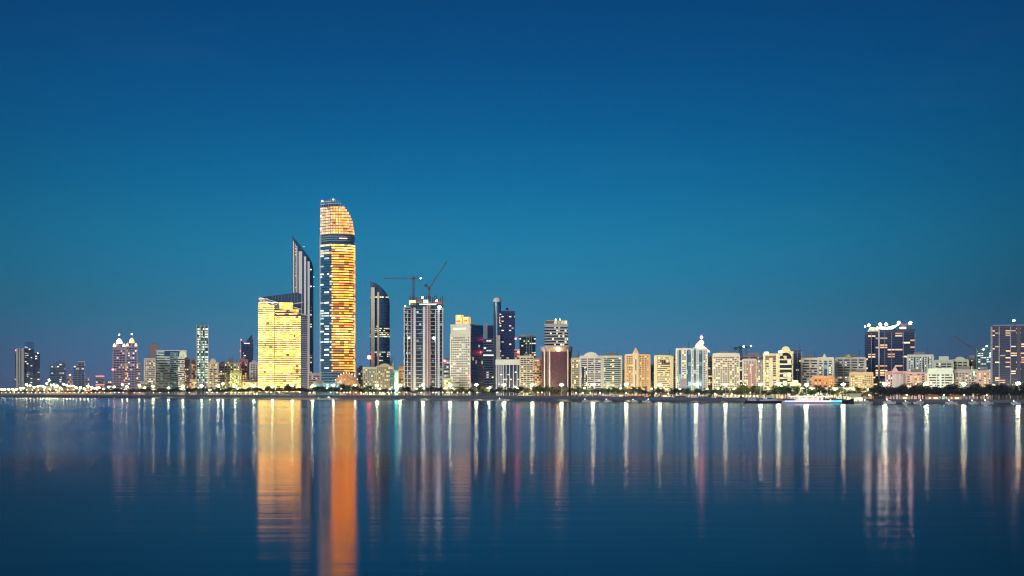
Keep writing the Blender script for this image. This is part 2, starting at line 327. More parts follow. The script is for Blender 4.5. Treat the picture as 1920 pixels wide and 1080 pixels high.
def bld(name, label, ref, x0, x1, yt, off, c, g='home', fh=3.7, bh=1.7, piers=0, pw=1.2, pc=None, depth=26, rot=0, shape='rect', cap=None, capc=None,
        top=0, balc=None, bays=(), cat='building', ref_on=True, plant=True, z0=None, podium=None, endwall=0, mast=None, skip_top=0, fine=None):
    s = Site(name, label, cat, x0, x1, off, depth, rot)
    if ref_on: REFS.append((x0, x1, ref, off))
    q = s.k / .88; fh *= q; bh = min(bh * 1.2 * q, fh * .5) if bh else 0; pw *= .35 + .65 * q
    zb = (5.0 * q if z0 is None else z0)
    H = s.lz(yt); fp = s.rect() if shape == 'rect' else roundfp(s.W, s.d, min(s.W, s.d) * .3, s.f)
    wm_ = wall(c)
    s.part(MB().prism(fp, 0, H), 'wall', wm_)
    if bh: s.bands(fp, zb, H - 1.6 * q - skip_top, fh, bh, glass_for(g, s.k, fh, zb + s.G - fh * .2))
    pcm = wall(pc or c)
    if piers:
        for i in range(piers + 1):
            u = -s.W / 2 + s.W * i / piers; w2 = pw * .38 if 0 < i < piers else pw / 2 + .25
            s.part(MB().box(u - w2, u + w2, s.f - .5, s.f + .6, 0, H - .4 if not skip_top else H - skip_top), 'pier', pcm)
        if rot:
            sx_ = (s.W / 2 if rot < 0 else -s.W / 2)
            for i in range(1, 6):
                u = s.f + s.d * i / 6
                s.part(MB().box(sx_ - .5, sx_ + .5, u - pw / 2, u + pw / 2, 0, H - .4), 'side_pier', pcm)
    if endwall:
        for sg in (-1, 1):
            u = sg * (s.W / 2 - endwall / 2 * q); s.part(MB().box(u - endwall / 2 * q - (.3 if sg < 0 else 0), u + endwall / 2 * q + (.3 if sg > 0 else 0), s.f - .7, s.f + 1, 0, H - .2), 'end_wall', pcm)
    if balc:                                       # columns of projecting balconies, as photo x ranges
        for a, b_ in balc:
            me = MB().box(s.lx(a), s.lx(b_), s.f - 1.5, s.f, 0, 1.15 * q).mesh('balcony', pcm); z = zb - 1.2 * q; n_ = 0
            while z < H - 4 * q - skip_top and n_ < 40: link('balcony', me, s.root, (0, 0, z)); z += fh; n_ += 1
    for by in bays: s.bay(by[0], by[1], by[2], by[3] if len(by) > 3 else 738, GL[by[4] if len(by) > 4 else 'bluegl'])
    s.part(MB().prism(offset(fp, .35), H - 1.2, H + .6), 'parapet', wall(capc or c))
    if cap == 'box': s.part(MB().box(-s.W * .28, s.W * .28, s.f + 4, s.f + s.d * .8, H, H + top), 'plant_room', wm_)
    elif cap == 'gable':
        w = s.W * .16; s.part(MB().extr([(-w - s.W * .08, H), (w - s.W * .08, H), (-s.W * .08, H + top)], s.f - 1, s.f + 8), 'gable', pcm)
    elif cap == 'dome': s.part(MB().lathe([(s.W * .18 * math.cos(t), s.W * .16 * math.sin(t)) for t in [math.pi / 2 * k / 6 for k in range(6)]] + [(.05, s.W * .16)], 14, (0, 0, H)), 'dome', pcm)
    elif cap == 'round': s.part(MB().extr([(s.W * .33 * math.cos(t), H + top * math.sin(t)) for t in [math.pi * k / 10 for k in range(11)]], s.f - .4, s.f + s.d * .6), 'curved_cornice', pcm)
    if plant and cap is None:
        q = random.random()
        s.part(MB().box(-s.W * (.1 + .25 * q), s.W * (.05 + .2 * q), s.f + s.d * .35, s.f + s.d * .8, H, H + 2 + 1.8 * q), 'plant_room', M_roof)
        s.part(MB().tube((s.W * .3, s.f + s.d * .5, H), (s.W * .3, s.f + s.d * .5, H + 5 + 3 * q), .18), 'antenna', M_steel)
    if mast: s.part(MB().tube((s.lx(mast[0]), s.f + 5, H), (s.lx(mast[0]), s.f + 5, s.lz(mast[1])), .4, .15), 'antenna', M_steel)
    if podium:
        s.part(MB().prism(offset(fp, 3), 0, 4.2), 'podium', wm_)
        me = MB().prism(offset(fp, 3.15), 0, 2.4).mesh('shop_window', GL[podium]); link('shop_window', me, s.root, (0, 0, .9))
    return s

# ------------------------------------------------------------------ far left
s = bld('apartment_tower', 'dark blue triple tower with pale ribs, alone at the far end of the shore', 'dark triple tower', 28, 75, 663, 500, NAVY, 'navy', cap=None, plant=False, fh=4, bh=1.5, depth=34)
H = s.lz(653); s.part(MB().box(s.lx(30), s.lx(46), s.f - 3, s.f + 20, 0, H), 'wing', wall(GREY)); s.part(MB().box(s.lx(46.2), s.lx(64), s.f - 1, s.f + 22, 0, s.lz(654)), 'core_tower', wall(NAVY))
for x in (32, 36.5, 43): s.part(MB().box(s.lx(x), s.lx(x + 1.6), s.f - 4.2, s.f - 3, 0, H), 'rib', wall((.5, .52, .5)))
me = MB().box(s.lx(46.6), s.lx(63.4), s.f - 1.2, s.f - .8, 0, 1.6).mesh('window_band', GL['navy'])
for i in range(24): link('window_band', me, s.root, (0, 0, 6 + i * 4))
s.beacon(29.5, 657); s.beacon(45, 656); s.beacon(51, 651, M_white); s.beacon(71, 662, M_white)
bld('hotel_tower', 'hazy teal block left of the slate blue slab', 'hazy teal block', 93, 105, 684, 1700, TEAL, 'navy', depth=30, mast=(98, 679))
bld('office_tower', 'hazy slate blue slab on the far shore', 'hazy slate slab', 105, 123, 678, 1800, (.20, .23, .34), 'navy', depth=30, piers=3, pc=(.22, .24, .32))
bld('office_block', 'small lilac block with an orange lamp on its roof, far shore', 'small lilac block', 126, 137, 706, 1500, LILAC, 'warm', depth=30).beacon(131, 703, glow('orange_roof_light', (1, .4, .08), 9), 2.2)
bld('office_tower', 'thin grey tower left of the white rimmed navy tower', 'thin grey tower', 138, 146, 682, 1700, (.28, .3, .4), 'navy', depth=26)
s = bld('office_tower', 'navy tower with a white rim, on the far shore', 'white rimmed navy tower', 146, 159, 678, 1650, (.18, .2, .32), 'navy', piers=2, pc=(.35, .36, .42), depth=30, capc=WHITE)
bld('office_block', 'low lilac block right of the white rimmed navy tower', 'low lilac block', 160, 168, 707, 1500, LILAC, 'home', depth=24)
s = bld('office_block', 'squat block with red light strips round its roof', 'red rimmed block', 180, 195, 708, 900, LILAC, 'dark', depth=24, plant=False)
for y in (706, 722): s.part(MB().prism(offset(s.rect(), .6), s.lz(y), s.lz(y) + 1.6), 'red_light_strip', glow('red_strip', (1, .12, .07), 3))
bld('apartment_block', 'low mauve block between the red rimmed block and twin spires', 'low mauve block', 199, 210, 713, 900, (.3, .22, .3), 'home', depth=24)
# twin spired towers
def spired(x0, x1, y1, y2, yspire, label, ref, lit, pinkish):
    s = bld('spired_tower', label, ref, x0, x1, y1, 700, (.36, .28, .42) if pinkish else (.38, .32, .48), 'dark' if pinkish else 'navy', piers=4, pc=(.44, .36, .48), fh=4, bh=2, depth=26, plant=False)
    H = s.lz(y1); c = (x0 + x1) / 2
    fp2 = [(x * .72, y * .72) for x, y in s.rect()]; s.part(MB().prism(fp2, H, s.lz(y2)), 'upper_tier', wall((.4, .34, .42)))
    s.bands(fp2, H + .8, s.lz(y2), 3, 1.6, GL['home'])
    r = s.W * .26; zt = s.lz(y2)
    s.part(MB().lathe([(r, 0), (r * 1.03, 2), (r * .9, 5), (r * .55, 8), (r * .2, 10)], 12, (0, 0, zt)), 'lit_crown', lit)
    s.part(MB().tube((0, 0, zt + 9), (0, 0, s.lz(yspire)), .7, .2), 'spire', M_steel)
    s.part(MB().ball((0, 0, s.lz(yspire)), 1.4), 'beacon', M_white)
    for sg in (-1, 1): s.part(MB().lathe([(2.4, 0), (2.6, 3), (1.4, 5.5), (.2, 7)], 8, (sg * s.W * .4, s.f + 2.5, H)), 'corner_turret', lit)
    return s
s = spired(212, 235, 651, 644, 627, 'spired tower with a pink white lit crown and dotted windows', 'pink crowned spired tower', glow('pink_crown', (1, .72, .8), 3.0), True); s.beacon(212, 693, glow('red_sign_light', (1, .1, .08), 9), 2.2)
spired(237, 257, 650, 643, 626, 'spired lilac tower with a golden crown beside the pink crowned one', 'gold crowned spired tower', glow('gold_crown', (1, .62, .25), 1.6), False)
bld('apartment_block', 'mauve block with lit windows below the two spired towers', 'mauve block', 232, 240, 682, 300, PINK, 'home', depth=18)
bld('apartment_block', 'slim pink block right of the gold crowned spired tower', 'slim pink block', 256, 263, 681, 300, PINK, 'home', depth=18)
bld('office_tower', 'brown windowless-topped tower behind the white mottled one', 'brown topped tower', 280, 297, 646, 600, (.30, .20, .20), 'home', depth=28, skip_top=26)
bld('apartment_tower', 'white mottled tower left of the curved banded one', 'white mottled tower', 271, 291, 672, 250, (.55, .54, .52), 'home', piers=5, pw=1.6, fh=3.4, bh=1.5)
s = bld('office_tower', 'broad white banded tower with blue glass corner and lime lit top', 'broad banded tower', 292, 350, 657, 350, (.78, .84, .78), 'teal', fh=4.3, bh=1.45, depth=36, capc=(.7, .72, .7), plant=False)
s.bay(319, 334, 660, 735, GL['teal'], False, .8)
me = MB().box(s.lx(319), s.lx(334), s.f - 1.3, s.f - .8, 0, 1.1).mesh('floor_edge', wall((.45, .6, .6)))
for i in range(24):
    if 4 + i * 3.0 < s.lz(661): link('floor_edge', me, s.root, (0, 0, 4 + i * 3.0))
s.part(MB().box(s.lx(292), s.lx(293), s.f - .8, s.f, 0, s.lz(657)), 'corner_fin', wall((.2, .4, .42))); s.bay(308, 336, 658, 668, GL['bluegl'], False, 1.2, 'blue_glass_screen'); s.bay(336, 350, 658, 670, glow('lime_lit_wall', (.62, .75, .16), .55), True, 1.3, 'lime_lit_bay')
bld('apartment_tower', 'white banded tower with a floodlit foot', 'white floodlit tower', 334, 346, 671, 200, (.66, .62, .58), 'dark', fh=3.6, bh=1.3, capc=(.8, .75, .75))
bld('apartment_tower', 'brown tower against the white floodlit one', 'brown tower', 346, 356, 673, 230, (.32, .23, .18), 'home', piers=3)
bld('apartment_tower', 'slim orange balconied tower left of the glass needle', 'slim orange tower', 359, 367, 678, 260, (.50, .24, .14), 'warm', cap='round', top=5, depth=16)
# glass needle
s = Site('glass_tower', 'tall slender tower of pale lit bays with dark service floors', 'building', 368, 391, 420, 26); REFS.append((368, 391, 'tall slender lit tower', 300))
H = s.lz(613); s.part(MB().prism(s.rect(), 0, H), 'wall', wall((.12, .18, .18)))
for a, b_ in ((370, 375.5), (378, 383), (385, 390.5)):
    me = MB().box(s.lx(a), s.lx(b_), s.f - .6, s.f, 0, 2.6).mesh('window', GL['mint']); z = 6
    while z < s.lz(617):
        y = HY - (z + s.G - CH) * F / s.D
        if not any(abs(y - q) < 2.2 for q in (636, 665)) or a == 370: link('window', me, s.root, (0, 0, z))
        z += 3.9
for x in (368.4, 376.7, 384, 390.6): s.part(MB().box(s.lx(x) - .5, s.lx(x) + .5, s.f - 1.2, s.f, 0, s.lz(609)), 'pier', wall((.5, .56, .52)))
s.part(MB().box(s.lx(368), s.lx(391), s.f + 2, s.f + 3, H, s.lz(610)), 'roof_screen', wall((.35, .4, .38)))
# between needle and slab
bld('apartment_block', 'beige block with arched cornice right of the slender lit tower', 'beige arched block', 391, 408, 680, 220, (.52, .45, .36), 'home', piers=2, pw=2.5, cap='round', top=6, balc=[(393, 399)])
bld('apartment_block', 'grey balconied block with lilac corner posts', 'grey balconied block', 412, 423, 682, 260, LILAC, 'home', piers=2)
bld('apartment_block', 'dark roofed tan block behind the yellow one', 'dark roofed tan block', 427, 438, 673, 420, (.25, .2, .2), 'home')
bld('apartment_block', 'yellowish block with brown window columns', 'yellowish block', 421, 449, 681, 280, OLIVE, 'home', piers=5, pw=1.6, podium='cream')
bld('apartment_block', 'bright lime yellow lit block in front of the yellowish one', 'lime lit block', 432, 452, 700, 160, (.56, .58, .26), 'cream', piers=6, pw=.9, fh=3.2, bh=1.6, cap='box', top=3)
bld('apartment_block', 'red pink block below the navy peaked tower', 'red pink block', 449, 464, 674, 330, (.50, .2, .22), 'warm', piers=3)
s = Site('office_tower', 'navy tower with a slanted peak and a striped mast', 'building', 452, 476, 560, 26); REFS.append((452, 476, 'navy peaked tower', 560))
s.part(MB().extr([(s.lx(453), 0), (s.lx(475), 0), (s.lx(475), s.lz(643)), (s.lx(472), s.lz(627)), (s.lx(458), s.lz(645)), (s.lx(452.5), s.lz(639)), (s.lx(453), s.lz(650))], s.f, s.f + s.d), 'wall', wall((.035, .05, .12)))
s.bands(s.rect(456, 475), s.lz(735), s.lz(648), 4, 1.6, GL['navy'])
s.part(MB().box(s.lx(458), s.lx(468), s.f - .5, s.f, s.lz(644.5), s.lz(643)), 'light_strip', glow('cool_strip', (.8, .9, 1), 1.6))
s.part(MB().tube((s.lx(451.5), s.f - 1, 0), (s.lx(451.5), s.f - 1, s.lz(637)), 1.1, .7), 'mast', wall((.6, .55, .6))); s.beacon(452, 637); s.beacon(451, 658)
bld('apartment_block', 'white and lilac chequered block beside the gold lit slab', 'white lilac block', 469, 484, 680, 230, (.55, .5, .52), 'dark', piers=3, pw=2, cap='box', top=3)
bld('shop_building', 'low amber lit shops left of the gold lit slab', 'low amber shops', 455, 486, 717, 130, (.55, .42, .22), 'cream', fh=4.2, bh=2.2, depth=18, podium='cream')
# ------------------------------------------------------------------ gold lit slab
s = Site('office_tower', 'broad gold lit glass slab with a slanted sail roof', 'building', 483, 578, 170, 34); REFS.append((483, 577, 'gold lit slab', 120))
GSL_a = glass('glass_attic', base=(.06, .06, .05), frac=.7, c1=(1, .6, .3), c2=(1, .8, .5), es=.9, cx=4, cz=1.6, low=.1)
M_bluepanel = pm('pale_blue_glass', (.10, .22, .28), .25, var=0); M_slate = pm('slate_glass', (.10, .14, .24), .25, .6, var=0)
s.part(MB().extr([(s.lx(485), 0), (s.lx(566), 0), (s.lx(566), s.lz(549)), (s.lx(558), s.lz(546)), (s.lx(486), s.lz(556))], s.f + 22, s.f + 30), 'sail_wall', M_slate)
for i in range(12): x = 492 + i * 6; s.part(MB().box(s.lx(x), s.lx(x) + .35, s.f + 21.4, s.f + 22, s.lz(600), s.lz(556 - (x - 486) * .135)), 'sail_rib', wall((.25, .3, .36)))
s.part(MB().extr([(s.lx(483.5), 0), (s.lx(546), 0), (s.lx(566), 0), (s.lx(566), s.lz(579)), (s.lx(485), s.lz(556))], s.f + 5, s.f + 20), 'wall', M_bluepanel)
s.part(MB().extr([(s.lx(515), 0), (s.lx(577), 0), (s.lx(577), s.lz(591)), (s.lx(515), s.lz(577))], s.f, s.f + 18), 'front_wing', M_slate)
s.part(MB().extr([(s.lx(485), s.lz(557.3)), (s.lx(566), s.lz(580)), (s.lx(566), s.lz(578.8)), (s.lx(485), s.lz(556))], s.f + 4, s.f + 5), 'roof_edge', wall((.75, .75, .75)))
s.part(MB().extr([(s.lx(515), s.lz(578.3)), (s.lx(577), s.lz(592)), (s.lx(577), s.lz(590.6)), (s.lx(515), s.lz(577))], s.f - 1, s.f), 'roof_edge', wall((.5, .5, .55)))
z = s.lz(571); i = 0
GSL = glass('glass_gold_slab', base=(.06, .04, .01), frac=.97, c1=(1, .42, .04), c2=(1, .60, .14), es=6.0, cx=4.2, cz=2.7, z0=(z + s.G) % 2.7 - .3, low=.10, gap=.03, samp=True, clus=.5)
meL = MB().box(s.lx(484), s.lx(514), s.f + 4.4, s.f + 5, 0, 1.3).mesh('window_band', GSL)
meR = MB().box(s.lx(515.5), s.lx(563.5), s.f - .6, s.f, 0, 1.3).mesh('window_band', GSL)
meD = MB().box(s.lx(563.7), s.lx(576.5), s.f - .6, s.f, 0, .35).mesh('floor_edge', wall((.62, .55, .6)))
while z > 4:
    link('window_band', meL, s.root, (0, 0, z))
    if z < s.lz(592): link('window_band', meR, s.root, (0, 0, z)); link('floor_edge', meD, s.root, (0, 0, z))
    z -= 2.7
for y in (583, 588):
    a = (y - 577) / 14 * 62; s.part(MB().box(s.lx(515.5), s.lx(515.5 + a * .0 + (y - 578) * 4.2), s.f - .6, s.f, s.lz(y) - 1, s.lz(y) + .4), 'window_band', GL['gold'])
for y in (568, 561): s.part(MB().box(s.lx(485), s.lx(485 + (y - 556) * 3.3), s.f + 4.2, s.f + 5, s.lz(y), s.lz(y) + .9), 'light_strip', glow('white_strip', (1, .95, .85), 1.3))
s.part(MB().box(s.lx(524), s.lx(549), s.f + 3, s.f + 6, s.lz(582), s.lz(567)), 'lit_lounge', GL['gold'])
s.part(MB().extr([(s.lx(486), s.lz(569)), (s.lx(524), s.lz(572)), (s.lx(524), s.lz(569.6)), (s.lx(486), s.lz(561))], s.f + 4.3, s.f + 5), 'lit_attic', GSL_a)
s.part(MB().box(s.lx(524), s.lx(560), s.f + 2, s.f + 5, s.lz(585), s.lz(580)), 'lit_lounge', GL['amber'])
for x in (514.5, 529): s.part(MB().box(s.lx(x) - .3, s.lx(x) + .3, s.f - .9, s.f, 0, s.lz(592)), 'mullion', wall((.5, .42, .28)))
s.part(MB().box(s.lx(576.6), s.lx(578), s.f - 1, s.f + 18, 0, s.lz(590)), 'corner_fin', wall((.7, .5, .42)))
s.part(MB().extr([(s.lx(545), s.lz(569)), (s.lx(568), s.lz(565)), (s.lx(568), s.lz(567)), (s.lx(545), s.lz(571))][::-1][::-1], s.f + 6, s.f + 9), 'roof_fin', wall((.5, .55, .6)))
# ------------------------------------------------------------------ blade tower with white fins
def blade(label, ref, x0, x1, off, depth, prof, fins, edge, lit, name='blade_tower'):
    s = Site(name, label, 'building', x0, x1, off, depth); REFS.append((x0, x1, ref, off))
    zt = lambda x: s.lz(interp(prof, s.xc + x / s.k))
    a, b_ = s.lx(x0), s.lx(x1); r = depth * .3
    fp = [(a, s.f + depth), (a, s.f + 2)] + [(a + (b_ - r - a) * i / 10, s.f + 2 - 2 * math.sin(math.pi * i / 20)) for i in range(1, 11)] + [(b_ - r + r * math.sin(R(t)), s.f + r - r * math.cos(R(t))) for t in (25, 50, 70, 90)] + [(b_, s.f + depth)]
    fp += [(b_ - (b_ - a) * i / 10, s.f + depth) for i in range(1, 10)]
    m = MB(); nn = len(fp)
    s.part(m.prism(fp, 0, zt), 'wall', pm('blade_glass_' + name, (.09, .15, .26), .18, .75, var=0))
    return s, zt, fp
prA = [(548, 442), (553, 447), (560, 456), (568, 467), (576, 477), (582, 486), (586, 494), (588, 504)]
s, zt, fp = blade('tall dark blade tower with white vertical fins behind the gold lit slab', 'white finned blade tower', 548, 588, 330, 30, prA, 0, 0, 0)
for x0, x1, dy in ((549.2, 551.4, 8), (552.6, 553.8, 9), (555.6, 557.6, 10), (560, 566.5, 11), (570, 574, 9), (576.8, 580.6, 9)):
    zz = s.lz(interp(prA, (x0 + x1) / 2) + dy)
    s.part(MB().box(s.lx(x0), s.lx(x1), s.f - 1.4, s.f + 2, 0, zz), 'fin', M_fin)
me = MB().box(s.lx(581.5), s.lx(584.5), s.f - .6, s.f + 2.5, 0, 1.6).mesh('window', GL['home'])
for i in range(60):
    if random.random() < .6 and 8 + i * 3.2 < s.lz(500): link('window', me, s.root, (0, 0, 8 + i * 3.2))
me = MB().box(s.lx(553.9), s.lx(555.5), s.f - .4, s.f + 2, 0, 1.4).mesh('window', GL['warm'])
for i in range(38): link('window', me, s.root, (0, 0, s.lz(462) - i * 4))
for x, y in ((570, 462), (588.5, 519), (588.5, 537)): s.part(MB().ball((s.lx(x), s.f + 1, s.lz(y)), .6), 'beacon', glow('small_white_light', (.8, .9, 1), 3))
# ------------------------------------------------------------------ great curved landmark
s = Site('landmark_tower', 'tallest tower, amber lit, with a curved glowing crown', 'building', 599, 666, 230, 34); REFS.append((599, 666, 'tallest amber tower', 200))
prL = [(600, 377), (622, 374), (632, 376), (641, 382), (649, 390), (656, 400), (661, 412), (664, 428), (666, 446)]
ztL = lambda x: s.lz(interp(prL, s.xc + x / s.k))
P0 = (s.lx(600.5), s.f + 14); E0 = (s.lx(622), s.f - 2)
arc = [(s.lx(x), s.f + y) for x, y in ((632, -2.2), (641, -1.8), (649, -.5), (656, 2), (661, 5), (664, 9), (666, 15))]
fpL = [P0, ((P0[0] + E0[0]) / 2, (P0[1] + E0[1]) / 2), E0] + arc + [(s.lx(664), s.f + 30)] + [(s.lx(x), s.f + 34) for x in (656, 649, 641, 632, 622, 602)]
body = MB(); s.part(body.prism(offset(fpL, -1.5), 0, lambda x: ztL(x) - 3), 'wall', pm('landmark_glass', (.08, .18, .28), .18, .7, var=0))
def strip(pts, h, out, m, name):
    p = [Vector(q) for q in pts]; o = []
    for i, q in enumerate(p):
        d = (p[min(i + 1, len(p) - 1)] - p[max(i - 1, 0)]).normalized(); o.append(q + Vector((d.y, -d.x)) * out)
    v = []; f = []; nn = len(p)
    for q, r_ in zip(p, o): v += [(r_.x, r_.y, 0), (r_.x, r_.y, h), (q.x, q.y, h), (q.x, q.y, 0)]
    for i in range(nn - 1):
        a = i * 4; f += [(a, a + 4, a + 5, a + 1), (a + 1, a + 5, a + 6, a + 2), (a + 3, a + 7, a + 4, a)]
    f += [(0, 1, 2, 3), (nn * 4 - 4, nn * 4 - 1, nn * 4 - 2, nn * 4 - 3)]
    return MB().add(v, f).mesh(name, m)
def clipline(pts, xm):
    out = []
    for i, q in enumerate(pts):
        if q[0] <= xm: out.append(q)
        else:
            if out: p = out[-1]; t = (xm - p[0]) / (q[0] - p[0]); out.append((xm, p[1] + (q[1] - p[1]) * t))
            break
    return out
right = [E0] + arc; left = [P0, E0]
M_crownpale = glass('glass_crown_pale', base=(.15, .12, .08), frac=1, c1=(1, .55, .26), c2=(1, .70, .42), es=1.4, cx=3, low=.25, gap=.15, samp=True)
y = 389.0
def xl(zz):                                          # how far right the face runs at a height
    best = s.lx(666)
    for (a, p), (b_, q) in zip(prL[1:], prL[2:]):
        if s.lz(p) >= zz >= s.lz(q): best = s.lx(a + (b_ - a) * (s.lz(p) - zz) / (s.lz(p) - s.lz(q)))
    return best
while y < 440:
    zz = s.lz(y + 2.3); pr = clipline(right, xl(zz + 2.4) - .4)
    if len(pr) > 1: link('amber_window_band', strip(pr, 2.5, .35, GL['crown'], 'amber_window_band'), s.root, (0, 0, zz))
    link('pale_window_band', strip(left, 2.5, .35, M_crownpale, 'pale_window_band'), s.root, (0, 0, zz)); y += 5.2
for y in (378, 382.5):
    zz = s.lz(y); link('crown_rail', strip(left, .8, .3, wall((.5, .5, .55)), 'crown_rail'), s.root, (0, 0, zz))
    pr = clipline(right, xl(zz + 1) - .5)
    if len(pr) > 1: link('crown_rail', strip(pr, .8, .3, wall((.4, .45, .5)), 'crown_rail'), s.root, (0, 0, zz))
for i in range(14):                                   # mullions that carry the open crown
    x = 602 + i * 4.6
    if x < 664:
        zz = ztL(s.lx(x)); t = s.lx(x)
        yy = interp([(P0[0], P0[1]), (E0[0], E0[1])] + arc, t)
        s.part(MB().box(t - .25, t + .25, yy - .9, yy - .3, s.lz(440), zz + .8), 'crown_mullion', wall((.45, .38, .3)))
y = 459.0; LP_ = 4.9 * s.D / F; LZ = (s.lz(461) + s.G) % LP_ - .4
GA = glass('glass_amber_tower', base=(.06, .03, .01), frac=.76, c1=(1, .21, .013), c2=(1, .37, .045), es=3.7, cx=7.5, cz=LP_, z0=LZ, low=.24, gap=.04, samp=True, clus=.9)
GG = glass('glass_gold_tower', base=(.06, .03, .01), frac=.9, c1=(1, .30, .03), c2=(1, .52, .13), es=3.8, cx=6, cz=LP_, z0=LZ, low=.25, gap=.05, samp=True, clus=.9)
GCB = glass('glass_cool_band', base=(.12, .34, .50), frac=.24, c1=(1, .95, .7), c2=(.75, .95, 1), es=1.4, cx=3.2, cz=LP_, z0=LZ, metal=.7, )
mR = strip(right, 1.65, .35, GA, 'amber_window_band'); mG = strip(right, 1.7, .35, GG, 'amber_window_band'); mB = strip(left, 2.0, .35, GCB, 'blue_window_band')
mW = strip(left, 2.35, .35, M_crownpale, 'blue_window_band'); dk = strip(right, 2.0, .35, M_slate, 'dark_window_band'); bw = strip(left + right[1:], 1.2, .4, wall((.2, .3, .42)), 'dark_window_band')
k = 0
while y < 695:
    zz = s.lz(y + 2)
    link('amber_window_band', mG if k in (0, 1, 2, 27, 28) or 31 < k < 40 else mR, s.root, (0, 0, zz)); link('blue_window_band', mW if k in (0, 3) else mB, s.root, (0, 0, zz)); y += 4.9; k += 1
for y in (444, 448, 452): link('dark_window_band', bw, s.root, (0, 0, s.lz(y)))
link('lit_panel', strip([(s.lx(636), s.f - 2.2), (s.lx(651), s.f + .1)], 1.3, .8, glow('pink_strip', (1, .6, .45), 1.6), 'lit_panel'), s.root, (0, 0, s.lz(448)))
for y in range(699, 738, 5): link('dark_window_band', bw, s.root, (0, 0, s.lz(y)))
for x, y in ((604.5, 377), (625, 374), (602, 405), (601.5, 429)): s.part(MB().ball((s.lx(x), s.f + 1, s.lz(y)), 1.0), 'beacon', glow('lilac_light', (.9, .75, 1), 5))
s.part(MB().box(s.lx(599.3), s.lx(600.6), s.f + 13, s.f + 15, 0, s.lz(440)), 'corner_fin', wall((.7, .55, .42)))
s.part(MB().box(s.lx(664.8), s.lx(666.4), s.f + 12, s.f + 16, 0, s.lz(460)), 'corner_fin', GL['amber'])
# domed hall at its foot
s = Site('domed_hall', 'golden lit shell roofed hall at the foot of the tallest tower', 'building', 583, 678, 150, 30)
def shell(c, hw, yt, yb, dep, m, name, y0):
    v = []; f = []; zt, zb = s.lz(yt), 0
    n_ = 16; k_ = 6
    for j in range(k_ + 1):
        ph = math.pi * j / k_
        for i in range(n_ + 1):
            t = math.pi * i / n_; v.append((s.lx(c) + hw * s.k * math.cos(t), y0 - dep * math.cos(ph) * (.3 + .7 * math.sin(t)), max(0, zt * math.sin(t) ** .7 * math.sin(ph) ** .45)))
    for j in range(k_):
        for i in range(n_): a = j * (n_ + 1) + i; f.append((a, a + 1, a + n_ + 2, a + n_ + 1))
    s.part(MB().add(v, f), name, m)
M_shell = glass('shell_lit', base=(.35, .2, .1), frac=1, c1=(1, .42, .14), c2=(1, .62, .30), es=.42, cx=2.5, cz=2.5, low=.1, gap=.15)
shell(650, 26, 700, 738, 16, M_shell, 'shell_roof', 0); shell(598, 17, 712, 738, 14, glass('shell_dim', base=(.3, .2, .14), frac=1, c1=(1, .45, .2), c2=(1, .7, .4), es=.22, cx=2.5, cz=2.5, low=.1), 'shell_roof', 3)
for i in range(9):
    x = 629 + i * 5.2; t = math.acos(max(-1, min(1, (x - 650) / 26))); s.part(MB().ball((s.lx(x), -4, s.lz(700) * math.sin(t) ** .7 + .8), .5), 'roof_light', glow('roof_point', (1, .7, .45), 6))
s.part(MB().box(s.lx(592), s.lx(636), s.f - 1, s.f + 6, 0, s.lz(718)), 'glass_lobby', GL['bluegl'])
for i in range(4): s.part(MB().tube((s.lx(640), s.f - 2, s.lz(712)), (s.lx(643 + i * 5), s.f - 3, 0), .5), 'raking_strut', wall((.6, .42, .28)))
# ------------------------------------------------------------------ small blade tower
prC = [(694, 527), (700, 529), (708, 533), (716, 539), (722, 546), (727, 553), (730, 561), (731, 572)]
s, zt, fp = blade('slender dark tower with a curved shoulder and two pale fins', 'curved shoulder tower', 694, 731, 500, 30, prC, 0, 0, 0, 'curved_tower')
for x0, x1, yy in ((695.5, 702.5, 539), (707.5, 711, 548)): s.part(MB().box(s.lx(x0), s.lx(x1), s.f - 1.4, s.f + 2.2, 0, s.lz(yy)), 'fin', pm('warm_fin', (.80, .74, .60), .5, var=.05))
me = MB().prism(offset(fp, .3), 0, 1.0)
for y, gk in ((558, 'cream'), (613, 'home'), (617, 'cream'), (621, 'home'), (625, 'home'), (628.5, 'cream'), (632, 'mint'), (661, 'mint'), (665, 'home'), (669, 'home'), (677, 'home')):
    link('window_band', MB().prism(offset(fp, .3), 0, 1.5 if gk != 'mint' else 1.2).mesh('window_band', GL[gk]), s.root, (0, 0, s.lz(y)))
s.bands(fp, s.lz(735), s.lz(560), 4.4, .5, pm('blade_line', (.04, .07, .12), .3, var=0), 'floor_line')
s.beacon(692, 670, glow('red_shop_light', (1, .07, .06), 28), 2.6, -2)
# blocks before it
bld('apartment_block', 'cream stepped block right of the golden domed hall', 'cream stepped block', 671, 682, 690, 330, (.5, .46, .42), 'home', piers=2, cap='box', top=3)
bld('hotel', 'pale green banded hotel wing with a projecting corner', 'pale green hotel wing', 681, 706, 689, 240, (.60, .64, .54), 'home', fh=3.3, bh=1.5, piers=6, pw=.9, podium='cream')
bld('hotel', 'wider yellow banded hotel wing before the curved shoulder tower', 'yellow hotel wing', 706, 737, 687, 250, (.58, .52, .34), 'home', fh=3.3, bh=1.5, piers=8, pw=.8, podium='cream', cap='round', top=3.5)
bld('office_block', 'small dark teal glass block beside the green lit facade', 'dark teal block', 731, 738, 696, 180, TEAL, 'teal', depth=14, plant=False)
s = bld('shop_building', 'narrow facade lit green between teal and orange blocks', 'green lit facade', 739, 748, 695, 170, (.3, .5, .3), 'cream', depth=14, plant=False)
s.part(MB().box(s.lx(741), s.lx(746), s.f - .9, s.f, 1, s.lz(699)), 'green_light_panel', glow('green_panel', (.12, 1, .35), 5))
